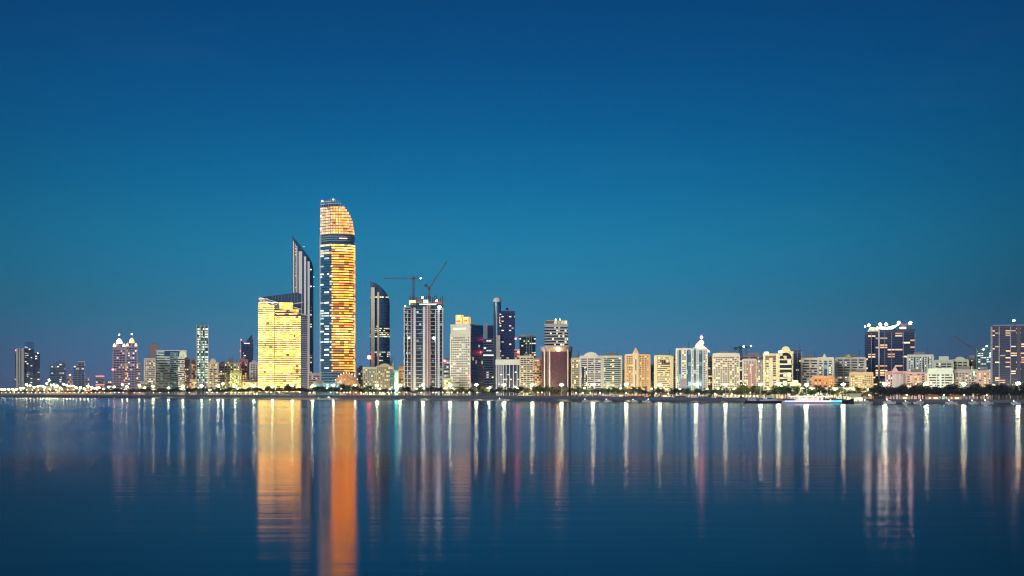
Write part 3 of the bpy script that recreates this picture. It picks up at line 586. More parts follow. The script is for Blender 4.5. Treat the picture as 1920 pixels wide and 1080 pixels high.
bld('apartment_block', 'narrow orange lit block left of the white twin construction towers', 'narrow orange block', 748, 758, 688, 230, (.58, .34, .16), 'warm', piers=2, fh=3.4)
bld('office_block', 'hazy teal block behind the curved shoulder tower', 'hazy teal back block', 730, 739, 672, 900, TEAL, 'dark')
# ------------------------------------------------------------------ twin towers under construction
s = Site('unfinished_tower', 'pair of joined white ribbed towers still under construction', 'building', 757, 832, 200, 34); REFS.append((757, 831, 'unfinished white ribbed towers', 180))
M_st = pm('site_glass_body', (.02, .045, .075), .25, var=0)
for a, b_, yt, y0 in ((757, 770, 577, 3), (769.5, 805, 568, 0), (804.5, 832, 572, 3)): s.part(MB().box(s.lx(a), s.lx(b_), s.f + y0, s.f + 30, 0, s.lz(yt)), 'wall', M_st)
me = MB().box(s.lx(757) - .2, s.lx(832) + .2, s.f - .4, s.f + 30.4, 0, .4).mesh('floor_slab', wall((.55, .56, .62)))
z = 3
while z < s.lz(580): link('floor_slab', me, s.root, (0, 0, z)); z += 2.3
for x0, x1, yt, c in ((757, 758.8, 577, (.5, .52, .58)), (763.5, 765, 582, GREY), (770, 772.6, 577, (.34, .28, .34)), (775.2, 779.4, 577, (.56, .60, .74)), (793, 797.5, 575, (.60, .64, .78)), (799.8, 802.4, 573, (.54, .48, .56)), (803.4, 807.5, 566, (.34, .22, .22)), (816, 817.6, 582, (.5, .54, .6)), (820.5, 824.5, 582, (.56, .60, .72)), (829, 831.5, 577, GREY)):
    s.part(MB().box(s.lx(x0), s.lx(x1), s.f - 1.3, s.f + 3, 0, s.lz(yt)), 'rib', wall(c))
for a, b_ in ((759.6, 763.3), (765.2, 769.8), (780.3, 791.8), (808, 815.8), (825.3, 828.8)):
    me = MB().box(s.lx(a), s.lx(b_), s.f - .7, s.f, 0, 2.0).mesh('window', GL['site'])
    for i in range(30):
        if 6 + i * 4.6 < s.lz(582): link('window', me, s.root, (0, 0, 6 + i * 4.6))
s.part(MB().box(s.lx(768), s.lx(807), s.f + 1, s.f + 28, s.lz(567), s.lz(565.8)), 'top_slab', wall(GREY)); s.part(MB().box(s.lx(757), s.lx(772), s.f + 2, s.f + 28, s.lz(576.5), s.lz(575)), 'top_slab', wall(GREY))
s.part(MB().box(s.lx(767), s.lx(780), s.f, s.f + 1, s.lz(572), s.lz(563)), 'lit_floor', glow('site_yellow', (1, .85, .35), .75)); s.part(MB().box(s.lx(794), s.lx(803), s.f, s.f + 1, s.lz(572), s.lz(562)), 'lit_floor', glow('site_white', (1, .95, .7), .8))
s.part(MB().box(s.lx(786), s.lx(818), s.f - 2, s.f, s.lz(571.5), s.lz(569.5)), 'lit_floor', glow('site_white', (1, .95, .7), .8))
for i in range(17):
    x = 769 + i * 3.8
    s.part(MB().box(s.lx(x) - .55, s.lx(x) + .55, s.f + 3, s.f + 4.1, s.lz(570), s.lz(random.choice((555, 557, 560, 554)))), 'bare_column', M_steel)
for a, b_, y in ((771, 790, 561), (812, 830, 565)): s.part(MB().box(s.lx(a), s.lx(b_), s.f + 2, s.f + 14, s.lz(y + 5), s.lz(y)), 'formwork', pm('formwork_red', (.2, .06, .07), .8))
for x, y, r in ((824, 576, 1.9), (792, 558, 1.1), (819, 564, 1.1), (760, 574, .6), (813, 634, 1.3), (767, 634, .8)): s.part(MB().ball((s.lx(x), s.f - 2.4, s.lz(y)), r), 'work_light', glow('site_flood', (1, 1, .85), 16))
siteD = s.D + 8
# cranes
def lattice(mb, a, b_, w, nseg, r=.22):
    a = Vector(a); b_ = Vector(b_); d = (b_ - a).normalized(); u = d.orthogonal().normalized() * w / 2; v = d.cross(u).normalized() * w / 2
    cs = [u + v, u - v, -u - v, -u + v]
    for c in cs: mb.tube(a + c, b_ + c, r, n=4)
    for i in range(nseg):
        p = a + (b_ - a) * i / nseg; q = a + (b_ - a) * (i + 1) / nseg
        for k_ in range(4): mb.tube(p + cs[k_], q + cs[(k_ + 1) % 4], r * .7, n=3)
    return mb
M_crane = pm('crane_paint', (.11, .08, .11), .6, var=0)
def crane(label, xm, ybase, ytop, tip, back, D, luff=False, wt=.28):
    r_ = empty('tower_crane', W3(xm, D, Z(ybase, D))); tag(r_, label, 'crane', 'tower cranes over the building sites')
    o = r_.location; Q = lambda x, y: (X(x, D) - o.x, 0, Z(y, D) - o.z)
    w = 1.9
    lattice(MB(), (0, 0, 0), Q(xm, ytop), w, 8, wt).build('mast', M_crane, r_)
    c = Q(xm, ytop); MB().box(c[0] - 1.4, c[0] + 1.4, -1.6, 1.2, c[2] - 1.5, c[2] + 1.4).build('cab', M_steel, r_)
    lattice(MB(), c, Q(*tip), .8, 14, wt * .5).build('jib', M_crane, r_)
    lattice(MB(), c, Q(*back), .9, 4, wt * .6).build('counter_jib', M_crane, r_)
    e = Q(*back); MB().box(e[0] - 1.8, e[0] + 1.2, -1, 1, e[2] - 2.2, e[2] + .6).build('counterweight', M_steel, r_)
    ap = Q(xm - (2 if luff else 0), ytop - (9 if luff else 6)); MB().tube(c, ap, .35, .2).build('apex_post', M_crane, r_)
    mid = [(p + q) / 2 for p, q in zip(c, Q(*tip))]
    MB().tube(ap, e, .12, n=3).tube(ap, mid, .12, n=3).build('tie_rod', M_steel, r_)
    return r_
o = crane('tower crane with a long level jib above the unfinished towers', 775, 566, 522, (720, 522), (789, 522), siteD)
crane('luffing crane with its jib raised steeply above the unfinished towers', 804.5, 566, 541, (838, 490), (799, 534), siteD, True)
o2 = MB().ball((X(789, siteD) - o.location.x, -1.5, Z(522, siteD) - o.location.z), 1.0).build('work_light', M_white, o)
bld('office_block', 'pale teal hazy block between unfinished towers and the gridded bank', 'pale teal back block', 831, 846, 676, 500, (.3, .42, .42), 'dark').beacon(834, 677, M_red, 1.5, -2)
bld('apartment_block', 'low sage block at the left foot of the gridded bank tower', 'low sage block', 832, 846, 710, 150, (.45, .5, .36), 'cream', depth=16)
# bank tower
s = bld('bank_tower', 'white gridded bank tower with orange glowing roof signs and shaded side', 'gridded bank tower', 845, 905, 609, 200, (.62, .62, .52), 'dark', fh=3.9, bh=2.2, piers=9, pw=1.2, rot=-24, depth=34, plant=False, skip_top=10)
s.part(MB().box(-s.W * .36, s.W * .3, s.f - .9, s.f, s.lz(616) - 1, s.lz(616) + .8), 'sign_strip', glow('bank_strip', (.8, 1, .85), .7))
side = glass('bank_side', base=(.10, .14, .26), metal=.6, frac=.05, es=.5)  # side face coloured dark for the shade that falls on it
H = s.lz(609)
s.part(MB().box(s.W / 2 - .2, s.W / 2 + .8, s.f + .6, s.f + s.d + .2, 4, H - .5), 'shaded_side_wall', side)
me = MB().box(s.W / 2 + .6, s.W / 2 + 1.2, s.f + .8, s.f + s.d, 0, .4).mesh('floor_edge', wall((.22, .22, .28)))
for i in range(40):
    if 5 + i * 3.2 < H - 2: link('floor_edge', me, s.root, (0, 0, 5 + i * 3.2))
for a, b_, yt, yb in ((-.32, -.02, 590, 607), (.06, .34, 594, 607)):
    q = s.part(MB().box(s.W * a, s.W * b_, s.f + 4, s.f + 10, s.lz(yb), s.lz(yt)), 'roof_sign', glass('orange_sign', base=(.4, .2, .05), frac=1, c1=(1, .24, .02), c2=(1, .36, .05), es=1.4, cx=2.5, low=.4, gap=.0, samp=True))
    MB().box(s.W * (a + .06), s.W * (b_ - .07), s.f + 3.7, s.f + 4, s.lz(yb) + 2.6, s.lz(yb) + 3.8).build('sign_mark', pm('sign_mark', (.1, .03, .01), .6, var=0), q)
s.beacon(872 + 22, 706, M_red, .9, -2)
s = bld('office_tower', 'hazy grey blue block with one bright white floor', 'hazy grey blue block', 903, 931, 636, 420, (.20, .24, .36), 'navy', fh=4, bh=1.8, plant=False)
s.part(MB().box(s.lx(903.5), s.lx(930.5), s.f - .6, s.f, s.lz(667), s.lz(665)), 'lit_floor', glow('white_floor', (.95, 1, 1), 1.5))
s = bld('office_tower', 'dark slab behind the grey blue block with a pale end fin', 'dark slab with pale fin', 909, 927, 611, 800, (.03, .04, .09), 'navy', plant=False); s.part(MB().box(s.lx(908.5), s.lx(914), s.f - 1, s.f + 20, 0, s.lz(606)), 'end_fin', wall((.5, .46, .5)))
# twin dark tower with cylinder
s = Site('office_tower', 'tall navy tower joined to a white capped round shaft', 'building', 925, 966, 380, 28); REFS.append((925, 966, 'navy tower with round shaft', 380))
s.part(MB().box(s.lx(937), s.lx(965.5), s.f, s.f + 24, 0, s.lz(583)), 'wall', wall((.03, .04, .12)))
s.bands(s.rect(937, 965.5, 0, 24), 30, s.lz(586), 2.7, 1.2, glass_for('navy', .6, 2.7, 30 + s.G - .5))
cx_ = s.lx(932.3); r0 = 7.2 * s.k
s.part(MB().lathe([(r0, 0), (r0, s.lz(566))], 20, (cx_, s.f + 8, 0)), 'round_shaft', pm('shaft_glass', (.14, .24, .34), .2, .7, var=0))
s.part(MB().lathe([(r0 + .3, 0), (r0 + .3, 2.5), (r0 * .9, 4), (r0 * .5, 5.2), (.1, 5.6)], 20, (cx_, s.f + 8, s.lz(565.5))), 'shaft_cap', wall((.7, .72, .7)))
s.part(MB().box(s.lx(930.5), s.lx(938), s.f - 4, s.f + 8, 0, s.lz(629)), 'end_slab', wall((.6, .6, .56)))
for y in range(596, 608, 3): s.part(MB().box(s.lx(936), s.lx(938), s.f - .6, s.f, s.lz(y), s.lz(y) + 1.1), 'red_sign_letter', glow('red_letter', (1, .1, .12), 1.8))
s.part(MB().ball((s.lx(951), 0, s.lz(578)), 1.6).tube((s.lx(951), 0, s.lz(583)), (s.lx(951), 0, s.lz(578)), .3), 'radar_dome', M_steel)
# white capped finned building
s = Site('office_block', 'blue glass block under a heavy white cap with white fins', 'building', 929, 976, 170, 28); REFS.append((929, 976, 'white capped finned block', 160))
s.part(MB().box(s.lx(930), s.lx(975), s.f + 1, s.f + 26, 0, s.lz(684)), 'wall', pm('deep_blue_glass', (.012, .03, .10), .2, var=0)); s.part(MB().box(s.lx(929), s.lx(975.5), s.f - 1, s.f + 28, s.lz(684), s.lz(674)), 'cap', wall((.66, .70, .70)))
for x in (930.5, 934, 937.5, 941, 944, 949, 955.5, 962.5, 969.5): s.part(MB().box(s.lx(x) - .4, s.lx(x) + .4, s.f - .8, s.f + 1.4, 0, s.lz(684)), 'fin', wall((.6, .66, .75)))
s.bands(s.rect(930, 975, 1, 26), 4, s.lz(687), 2.5, 1.3, glass_for('navy', .5, 2.5, 4 + s.G - .5))
s = bld('office_tower', 'dark teal tower with white arches at its top', 'dark teal arched tower', 974, 1004, 632, 500, (.03, .08, .11), 'home', fh=3.8, bh=1.5, plant=False)
for a in (987, 991.5, 996): s.part(MB().box(s.lx(a), s.lx(a) + 1.0, s.f - .7, s.f, 0, s.lz(629)), 'rib', wall((.3, .4, .42)))
s.part(MB().box(s.lx(976), s.lx(1000), s.f + 4, s.f + 18, s.lz(632), s.lz(627)), 'plant_room', wall(GREY))
s = bld('apartment_block', 'white pink lit strip building with red lamps', 'pink strip building', 964, 974, 655, 330, (.5, .4, .42), 'warm', plant=False); s.beacon(967, 635, M_red, 1.2); s.beacon(972, 660, M_red, 1.4, -2)
bld('apartment_block', 'cream banded block left of the orange balconied one', 'cream banded block', 975, 1000, 668, 180, (.60, .58, .48), 'home', fh=3.5, bh=1.7, piers=4, pw=1.0, podium='cream')
bld('apartment_block', 'orange lit balconied block left of the brown glass block', 'orange balconied block', 1000, 1016, 673, 180, (.40, .27, .18), 'warm', fh=3.5, bh=1.9, balc=[(1003, 1012)], shape='round')
s = bld('office_tower', 'banded tower with a lit crown rising behind the brown glass block', 'banded crowned tower', 1021, 1065, 608, 480, (.50, .53, .55), 'home', fh=4.6, bh=2.7, depth=30, plant=False)
s.part(MB().prism(offset(s.rect(), -1), s.lz(608), s.lz(601)), 'crown_wall', glass('crown_yellow', base=(.2, .15, .08), frac=.6, c1=(1, .7, .3), c2=(1, .9, .6), es=.9, cx=4))
s.part(MB().prism(offset(s.rect(), -3), s.lz(601), s.lz(600)), 'crown_roof', M_roof)
for x in (1042, 1050): s.beacon(x, 599, M_white, .8)
# brown block
s = Site('office_block', 'wide brown glass block with rounded tan cap and pale fins', 'building', 1015, 1072, 170, 34); REFS.append((1015, 1072, 'brown glass block', 160))
fp = roundfp(s.W, s.d, 8, s.f, 5); s.part(MB().prism(fp, 0, s.lz(659)), 'wall', GL['brown']); s.part(MB().prism(offset(fp, .8), s.lz(659), s.lz(649.5)), 'cap', wall((.42, .32, .27)))
for x, w in ((1021, 1.3), (1030.5, 1.3), (1064.5, 1.3)): s.part(MB().box(s.lx(x) - w / 2, s.lx(x) + w / 2, s.f - 1, s.f + 1, 0, s.lz(655)), 'fin', wall((.66, .56, .54)))
for i in range(22): s.part(MB().prism(offset(fp, .12), 6 + i * 1.6 * 1.1, 6.2 + i * 1.6 * 1.1), 'floor_line', pm('brown_line', (.03, .018, .025), .5, var=0)) if 6 + i * 1.76 < s.lz(660) else None
s.part(MB().ball((s.lx(1047), s.f - 1.6, s.lz(655)), 1.7), 'flood_lamp', glow('amber_flood', (1, .55, .2), 30))
# ------------------------------------------------------------------ apartment rows to the right
bld('apartment_block', 'narrow cream gridded block right of the brown glass block', 'narrow cream block', 1072, 1088, 672, 190, (.62, .55, .38), 'home', fh=3.3, bh=1.5, piers=4, pw=1.0)
s = bld('apartment_block', 'white banded block with a round topped attic and dark window columns', 'white round-attic block', 1088, 1128, 668, 170, (.62, .62, .60), 'dark', fh=3.5, bh=1.5, piers=3, pw=1.6, cap='round', top=4, endwall=1.5)
s.bay(1091, 1095, 690, 735, GL['dark'], False); s.bay(1098, 1102, 690, 735, GL['dark'], False)
bld('apartment_block', 'pale sage block with two arched window bays', 'sage twin-arch block', 1130, 1166, 668, 170, (.50, .54, .48), 'home', fh=3.4, bh=1.3, endwall=2, bays=((1135, 1144, 671, 733, 'teal'), (1152, 1162, 671, 733, 'teal')), balc=[(1135, 1144), (1152, 1162)])
bld('office_block', 'hazy teal block peeping between sage and peach blocks', 'hazy teal gap block', 1166, 1174, 684, 420, TEAL, 'teal')
s = bld('apartment_block', 'peach and cream block with a central gable peak', 'peach gabled block', 1173, 1218, 665, 170, PEACH, 'home', fh=3.6, bh=1.2, piers=9, pw=1.9, pc=(.60, .40, .24), endwall=2.4, cap='gable', top=7)
s.part(MB().box(s.lx(1186), s.lx(1197), s.f - 1.4, s.f, 0, s.lz(662)), 'centre_bay', wall((.64, .55, .42))); s.part(MB().box(s.lx(1191.5), s.lx(1193), s.f - 1.9, s.f, 4, s.lz(667)), 'stair_window', GL['dark'])
s.part(MB().box(s.lx(1173), s.lx(1186), s.f - 1.0, s.f, s.lz(667), s.lz(664)), 'cornice', wall((.66, .6, .5)))
bld('office_block', 'dark teal glass block between peach and butter coloured blocks', 'dark teal gap block', 1217, 1228, 686, 230, (.03, .2, .2), 'teal', depth=18)
s = bld('apartment_block', 'butter coloured block with sunken loggias in its top storeys', 'butter block', 1227, 1262, 667, 170, (.62, .54, .36), 'home', fh=3.5, bh=1.0, endwall=5, capc=(.5, .5, .4), shape='round')
for i in range(6): s.part(MB().box(s.lx(1238 + i * 3.3), s.lx(1240 + i * 3.3), s.f - .5, s.f, s.lz(683), s.lz(675)), 'loggia', GL['home'])
bld('apartment_block', 'thin white balconied block beside the blue arched tower', 'thin white block', 1262, 1269, 670, 200, (.6, .58, .55), 'dark', fh=3.3, bh=1.6, depth=16)
s = bld('apartment_tower', 'white tower with two tall arched blue glass bays', 'left blue arched tower', 1268, 1297, 654, 170, (.62, .64, .62), 'home', fh=3.4, bh=1.4, piers=8, pw=1.0, shape='rect')
for q in ((1272, 1277, 656), (1287.5, 1295.5, 655.5)): s.bay(q[0] - 1.2, q[1] + 1.2, q[2] - 2, 738, wall((.66, .68, .68)), True, .9, 'arch_frame'); s.bay(q[0], q[1], q[2], 738, GL['bluegl'], True, 1.3)
s.part(MB().box(s.lx(1275), s.lx(1288), s.f - 3, s.f, 0, s.lz(710)), 'entrance_block', wall((.25, .22, .3)))
s = bld('apartment_tower', 'white arched tower topped with a floodlit gold dome and red mast light', 'gold domed arched tower', 1297, 1326, 655, 170, (.60, .62, .62), 'home', fh=3.4, bh=1.4, piers=8, pw=1.0, plant=False)
for q in ((1300.5, 1305, 653), (1310.5, 1317, 656)): s.bay(q[0] - 1.2, q[1] + 1.2, q[2] - 2, 738, wall((.66, .68, .68)), True, .9, 'arch_frame'); s.bay(q[0], q[1], q[2], 738, GL['bluegl'], True, 1.3)
H = s.lz(655); r = 7.5 * s.k; c = s.lx(1311)
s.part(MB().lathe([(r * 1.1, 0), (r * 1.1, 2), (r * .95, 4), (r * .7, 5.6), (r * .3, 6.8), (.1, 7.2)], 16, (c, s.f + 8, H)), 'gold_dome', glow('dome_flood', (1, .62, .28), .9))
s.part(MB().lathe([(2.4, 0), (2.4, 2), (1.2, 3.4), (.1, 4)], 10, (s.lx(1315), s.f + 6, H + 5)), 'lantern', glow('lantern_light', (1, .85, .55), 3))
s.part(MB().tube((s.lx(1315.3), s.f + 6, H), (s.lx(1315.3), s.f + 6, s.lz(625)), .45, .2), 'mast', wall((.5, .35, .4))); s.beacon(1315.3, 632, glow('pink_beacon_light', (1, .12, .3), 22), 1.3, 4)
s.part(MB().extr([(s.lx(1316), H), (s.lx(1331), H - 3), (s.lx(1331), H - 1.6), (s.lx(1317), H + 4)], s.f + 1, s.f + 2), 'lit_brace', glow('brace_light', (1, .8, .6), 1.8))
bld('apartment_block', 'tan banded block right of the gold domed tower', 'tan banded block', 1324, 1336, 673, 200, TAN, 'home', fh=3.3, bh=1.6, shape='round', cap='round', top=3)
s = bld('apartment_block', 'tall white balconied block with a rounded central stack', 'white balconied block', 1337, 1386, 664, 160, (.60, .58, .55), 'home', fh=3.4, bh=1.5, piers=11, pw=1.1, balc=[(1359, 1374)], capc=(.66, .64, .58))
s.part(MB().lathe([(7.6 * s.k, 0), (7.6 * s.k, s.lz(662))], 16, (s.lx(1366.5), s.f + 5.4, 0)), 'round_stack', wall((.55, .54, .52)))
me = MB().lathe([(7.8 * s.k, 0), (7.8 * s.k, 1.7)], 16, (s.lx(1366.5), s.f + 5.4, 0)).mesh('window_band', GL['dark'])
for i in range(21):
    if 6 + i * 3.4 < s.lz(664): link('window_band', me, s.root, (0, 0, 6 + i * 3.4))
s.part(MB().box(s.lx(1343), s.lx(1381), s.f + 6, s.f + 14, s.lz(664), s.lz(661)), 'plant_room', wall((.5, .5, .42)))
bld('office_block', 'dark glass block right of the white balconied block', 'dark glass gap block', 1386, 1394, 673, 210, (.05, .08, .09), 'home', depth=18)
bld('apartment_block', 'pinkish brown block rising behind the rose striped one', 'pinkish brown back block', 1393, 1431, 667, 420, (.30, .22, .22), 'home', fh=4, bh=1.5, plant=False, cap='box', top=3)
s = bld('apartment_block', 'white block with rose pink vertical stripes', 'rose striped block', 1393, 1419, 674, 180, (.60, .57, .54), 'home', fh=3.3, bh=1.4, piers=5, pw=1.5, endwall=1.6)
for x in (1404, 1414): s.bay(x - 2, x + 2, 682, 733, wall((.52, .22, .22)), True, .7, 'rose_stripe')
bld('apartment_block', 'white block with a navy top and brown loggias', 'navy topped block', 1418, 1432, 673, 185, (.56, .52, .48), 'home', fh=3.3, bh=1.7, piers=3, pw=.9, capc=(.05, .09, .2))
s = bld('apartment_block', 'yellow lit block with dark loggias and a brown attic', 'yellow loggia block', 1431, 1460, 664, 160, (.60, .57, .40), 'home', fh=4.0, bh=1.9, plant=False)
for a, b_, c in ((1431, 1435, (.62, .6, .45)), (1442, 1449, (.62, .6, .5)), (1455, 1461, (.66, .64, .48))): s.part(MB().box(s.lx(a), s.lx(b_), s.f - 1, s.f, 0, s.lz(671 if a == 1442 else 664)), 'pilaster', wall(c))
s.part(MB().box(s.lx(1435), s.lx(1454), s.f - .4, s.f + .1, s.lz(675), s.lz(667)), 'attic', wall((.22, .12, .11)))
s.part(MB().box(s.lx(1433), s.lx(1441), s.f - 1.5, s.f, s.lz(662), s.lz(660)), 'roof_sign', glow('cyan_sign', (.7, 1, .95), 5))
s = bld('apartment_block', 'cream block with one huge arched bay of lit balconies', 'giant arched block', 1460, 1487, 660, 160, (.62, .58, .40), 'home', fh=4.0, bh=.4, plant=False, cap='round', top=5)
s.bay(1462, 1484.5, 661, 736, GL['home'], True, .4)
me = MB().box(s.lx(1462), s.lx(1484.5), s.f - 1.6, s.f, 0, 1.2).mesh('balcony', wall((.66, .64, .52)))
for i in range(16):
    if 5 + i * 4 < s.lz(668): link('balcony', me, s.root, (0, 0, 5 + i * 4))
s.part(MB().box(s.lx(1459), s.lx(1466), s.f - 1.5, s.f, s.lz(660), s.lz(658)), 'roof_sign', glow('cyan_sign', (.7, 1, .95), 5))
bld('office_tower', 'navy glass tower right of the giant arched block', 'navy gap tower', 1487, 1503, 658, 210, (.05, .08, .15), 'navy', fh=3.8, bh=1.6, piers=2, pw=1.4, pc=(.2, .25, .35), depth=20)
bld('apartment_block', 'white block with long dark horizontal bands', 'dark banded white block', 1503, 1534, 672, 210, (.62, .62, .58), 'dark', fh=4.4, bh=2.0, piers=2, pw=1.6, rot=0)
s = bld('apartment_block', 'white block with a blue lancet window and small pinnacle', 'lancet window block', 1534, 1562, 671, 215, (.62, .62, .56), 'home', fh=3.8, bh=1.5, piers=3, pw=2.2, cap='gable', top=4)
s.bay(1545.5, 1551, 679, 710, GL['bluegl'], True, .8)
bld('shop_building', 'low orange stone building with heavy columns', 'low orange building', 1524, 1562, 706, 150, ORANGE, 'warm', fh=5, bh=2.2, piers=4, pw=2.6, pc=(.55, .27, .13), depth=20, capc=(.55, .3, .16), plant=False)
bld('shop_building', 'small pale grey green building beside the low orange one', 'small grey green building', 1561, 1570, 711, 160, (.42, .48, .44), 'home', depth=16)
bld('pavilion', 'long low white waterfront pavilion among the trees', 'long white pavilion', 1500, 1600, 728, 105, (.6, .64, .64), 'cream', fh=4, bh=2, piers=22, pw=1.2, depth=12, plant=False)
bld('shop_building', 'low pale block at the foot of the giant arched block', 'low pale block', 1482, 1501, 720, 120, (.62, .62, .55), 'cream', depth=12, cap='box', top=3)
s = bld('apartment_block', 'broad cream banded block with a green pinnacle', 'green pinnacled block', 1568, 1622, 671, 260, (.58, .56, .50), 'dark', fh=4.2, bh=1.7, piers=4, pw=2.6)
s.part(MB().extr([(s.lx(1584), s.lz(671)), (s.lx(1598), s.lz(671)), (s.lx(1591), s.lz(664))], s.f - 1, s.f + 5), 'pinnacle', wall((.38, .48, .24)))
s.part(MB().extr([(s.lx(1583), s.lz(700)), (s.lx(1597), s.lz(700)), (s.lx(1590), s.lz(695))], s.f - 3, s.f), 'gable', wall((.4, .4, .26)))
bld('apartment_block', 'lower peach block gridded with lit windows', 'lower peach block', 1594, 1636, 699, 170, (.62, .47, .28), 'cream', fh=3.6, bh=1.6, piers=11, pw=1.3)
# tower crowned with floodlights
s = Site('office_tower', 'dark tower with orange windows and blazing floodlights on its roof', 'building', 1621, 1717, 330, 36); REFS.append((1637, 1700, 'floodlit roof tower', 330))
H1 = s.lz(621); H2 = s.lz(617)
s.part(MB().box(s.lx(1621), s.lx(1647), s.f + 4, s.f + 30, 0, H1), 'wing', wall((.03, .05, .11))); s.part(MB().box(s.lx(1649), s.lx(1716), s.f, s.f + 30, 0, H2), 'wall', wall((.03, .045, .10)))
s.part(MB().box(s.lx(1646.5), s.lx(1649.5), s.f - 1.5, s.f + 5, 0, s.lz(612)), 'corner_column', wall((.5, .52, .55)))
gm = glass_for('navyorange', .75, 2.15, s.lz(735) + s.G - .4); s.bands(s.rect(1621.5, 1646, 4, 30), s.lz(735), H1 - 2, 2.15, 1.3, gm); s.bands(s.rect(1649.6, 1715, 0, 30), s.lz(735), H2 - 2, 2.15, 1.3, gm)
for x in (1634, 1659, 1672, 1694, 1715.5): s.part(MB().box(s.lx(x) - .35, s.lx(x) + .35, s.f - .8, s.f + 5, 0, H1 - 1), 'mullion', wall((.16, .2, .28)))
s.part(MB().extr([(s.lx(1626), H1), (s.lx(1650), H1), (s.lx(1650), s.lz(615)), (s.lx(1632), s.lz(612))], s.f + 2, s.f + 12), 'roof_frame', wall((.55, .55, .42)))
s.part(MB().extr([(s.lx(1644), H2), (s.lx(1672), H2), (s.lx(1686), s.lz(608)), (s.lx(1664), s.lz(613)), (s.lx(1644), s.lz(612))], s.f + 1, s.f + 9), 'lit_canopy', glow('canopy_light', (1, 1, .72), 6))
s.part(MB().box(s.lx(1687), s.lx(1699), s.f + 1, s.f + 9, H2, s.lz(613)), 'lit_canopy', glow('canopy_warm', (1, .9, .6), 1.6)); s.part(MB().prism([(s.lx(1689), s.f), (s.lx(1705), s.f), (s.lx(1705), s.f + 12), (s.lx(1689), s.f + 12)], s.lz(611), s.lz(607)), 'roof_hut', wall((.16, .1, .2)))
for x in (1701, 1707): s.part(MB().box(s.lx(x) - .5, s.lx(x) + .5, s.f, s.f + 1, H2, s.lz(606)), 'post', M_steel)
for x, y, r, m in ((1629, 609.5, 1.2, 'w'), (1650.5, 608, 1.3, 'w'), (1661.5, 608, 1.3, 'w'), (1685, 605, 1.3, 'p'), (1707, 605.5, 1.4, 'p'), (1622, 612, .7, 'w')):
    s.part(MB().ball((s.lx(x), s.f - 1, s.lz(y)), r), 'floodlight', glow('roof_flood_' + m, (1, 1, .75) if m == 'w' else (1, .78, .6), 35))
    s.part(MB().box(s.lx(x) - .2, s.lx(x) + .2, s.f - .8, s.f - .4, H1, s.lz(y)), 'floodlight_post', M_steel)
bld('apartment_block', 'pale block of tall arched ribs right of the floodlit roof tower', 'pale ribbed block', 1702, 1749, 666, 230, (.50, .56, .53), 'home', fh=3.6, bh=1.5, piers=9, pw=1.9, bays=((1712, 1716, 669, 700, 'teal'), (1721, 1725, 668, 700, 'teal'), (1730, 1734, 669, 700, 'teal'), (1738, 1742, 670, 700, 'teal')))
s = bld('villa_block', 'low pink building with columns and a red pediment', 'low pink columned building', 1661, 1702, 697, 165, (.42, .22, .26), 'home', fh=4.2, bh=2.0, piers=10, pw=1.0, pc=(.55, .38, .42), cap='gable', top=5)
s.part(MB().lathe([(5.5, 0), (5.5, s.lz(701))], 16, (s.lx(1686), s.f + 1, 0)), 'round_bay', wall((.50, .45, .52)))
me = MB().box(s.lx(1680), s.lx(1681), s.f - 5.2, s.f - 4.4, 0, s.lz(702)).mesh('column', wall((.6, .54, .58)))
for i in range(5): link('column', me, s.root, (i * 3.0 * s.k, 0, 0))
bld('apartment_block', 'pink banded block with lit balconies', 'pink banded block', 1698, 1741, 699, 170, (.50, .36, .38), 'warm', fh=4.0, bh=1.9, piers=3, pw=2.2, balc=[(1710, 1732)])
s = bld('apartment_block', 'white green block with deep dark bands and a solid attic', 'white green banded block', 1740, 1787, 692, 160, (.60, .70, .64), 'dark', fh=4.4, bh=2.4, piers=3, pw=1.2, skip_top=3, capc=(.64, .72, .70))
s.part(MB().box(s.lx(1762), s.lx(1765), s.f - .8, s.f, 4, s.lz(702)), 'lit_stair', glow('stair_mint', (.6, 1, .8), .8))
bld('apartment_block', 'lime white stepped block behind the white green banded one', 'lime white stepped block', 1753, 1786, 676, 330, (.62, .66, .54), 'home', fh=4.4, bh=1.9, piers=3, pw=2, cap='box', top=4)
bld('apartment_block', 'cream block with a pale curved canopy behind the grey mauve one', 'cream canopied block', 1785, 1815, 675, 340, (.60, .62, .46), 'home', fh=4.6, bh=1.9, piers=3, pw=2, cap='round', top=3)
bld('office_block', 'dark brown narrow block behind the grey mauve one', 'dark brown narrow block', 1814, 1833, 673, 360, (.12, .09, .11), 'dark', piers=3, pw=.8)
s = bld('apartment_block', 'grey mauve block with a green sign at its corner', 'grey mauve block', 1786, 1833, 694, 170, (.36, .34, .36), 'home', fh=3.8, bh=1.6, piers=8, pw=2.0)
s.part(MB().box(s.lx(1824.5), s.lx(1828), s.f - 1.6, s.f, s.lz(704), s.lz(696)), 'green_sign', glow('green_sign', (.1, 1, .3), 1.6))
s = bld('unfinished_block', 'dark unfinished tower dotted with work lights', 'unfinished dark tower', 1831, 1859, 652, 300, (.05, .10, .13), 'coolpts', fh=3.6, bh=1.8, piers=3, pw=.6, pc=(.1, .18, .2), plant=False)
for i in range(6): s.part(MB().box(s.lx(1833 + i * 4.6) - .25, s.lx(1833 + i * 4.6) + .25, s.f + 2, s.f + 2.6, s.lz(652), s.lz(646)), 'bare_column', M_steel)
for x, y in ((1850, 649), (1844, 655), (1857, 663), (1857, 668)): s.part(MB().ball((s.lx(x), s.f - 1, s.lz(y)), .7), 'work_light', glow('site_flood_small', (.9, 1, .9), 9))
crD = s.D + 10
crane('luffing crane with its jib sloping left beside the unfinished dark tower', 1833, 668, 660, (1788, 630), (1838, 662), crD, True, .2)
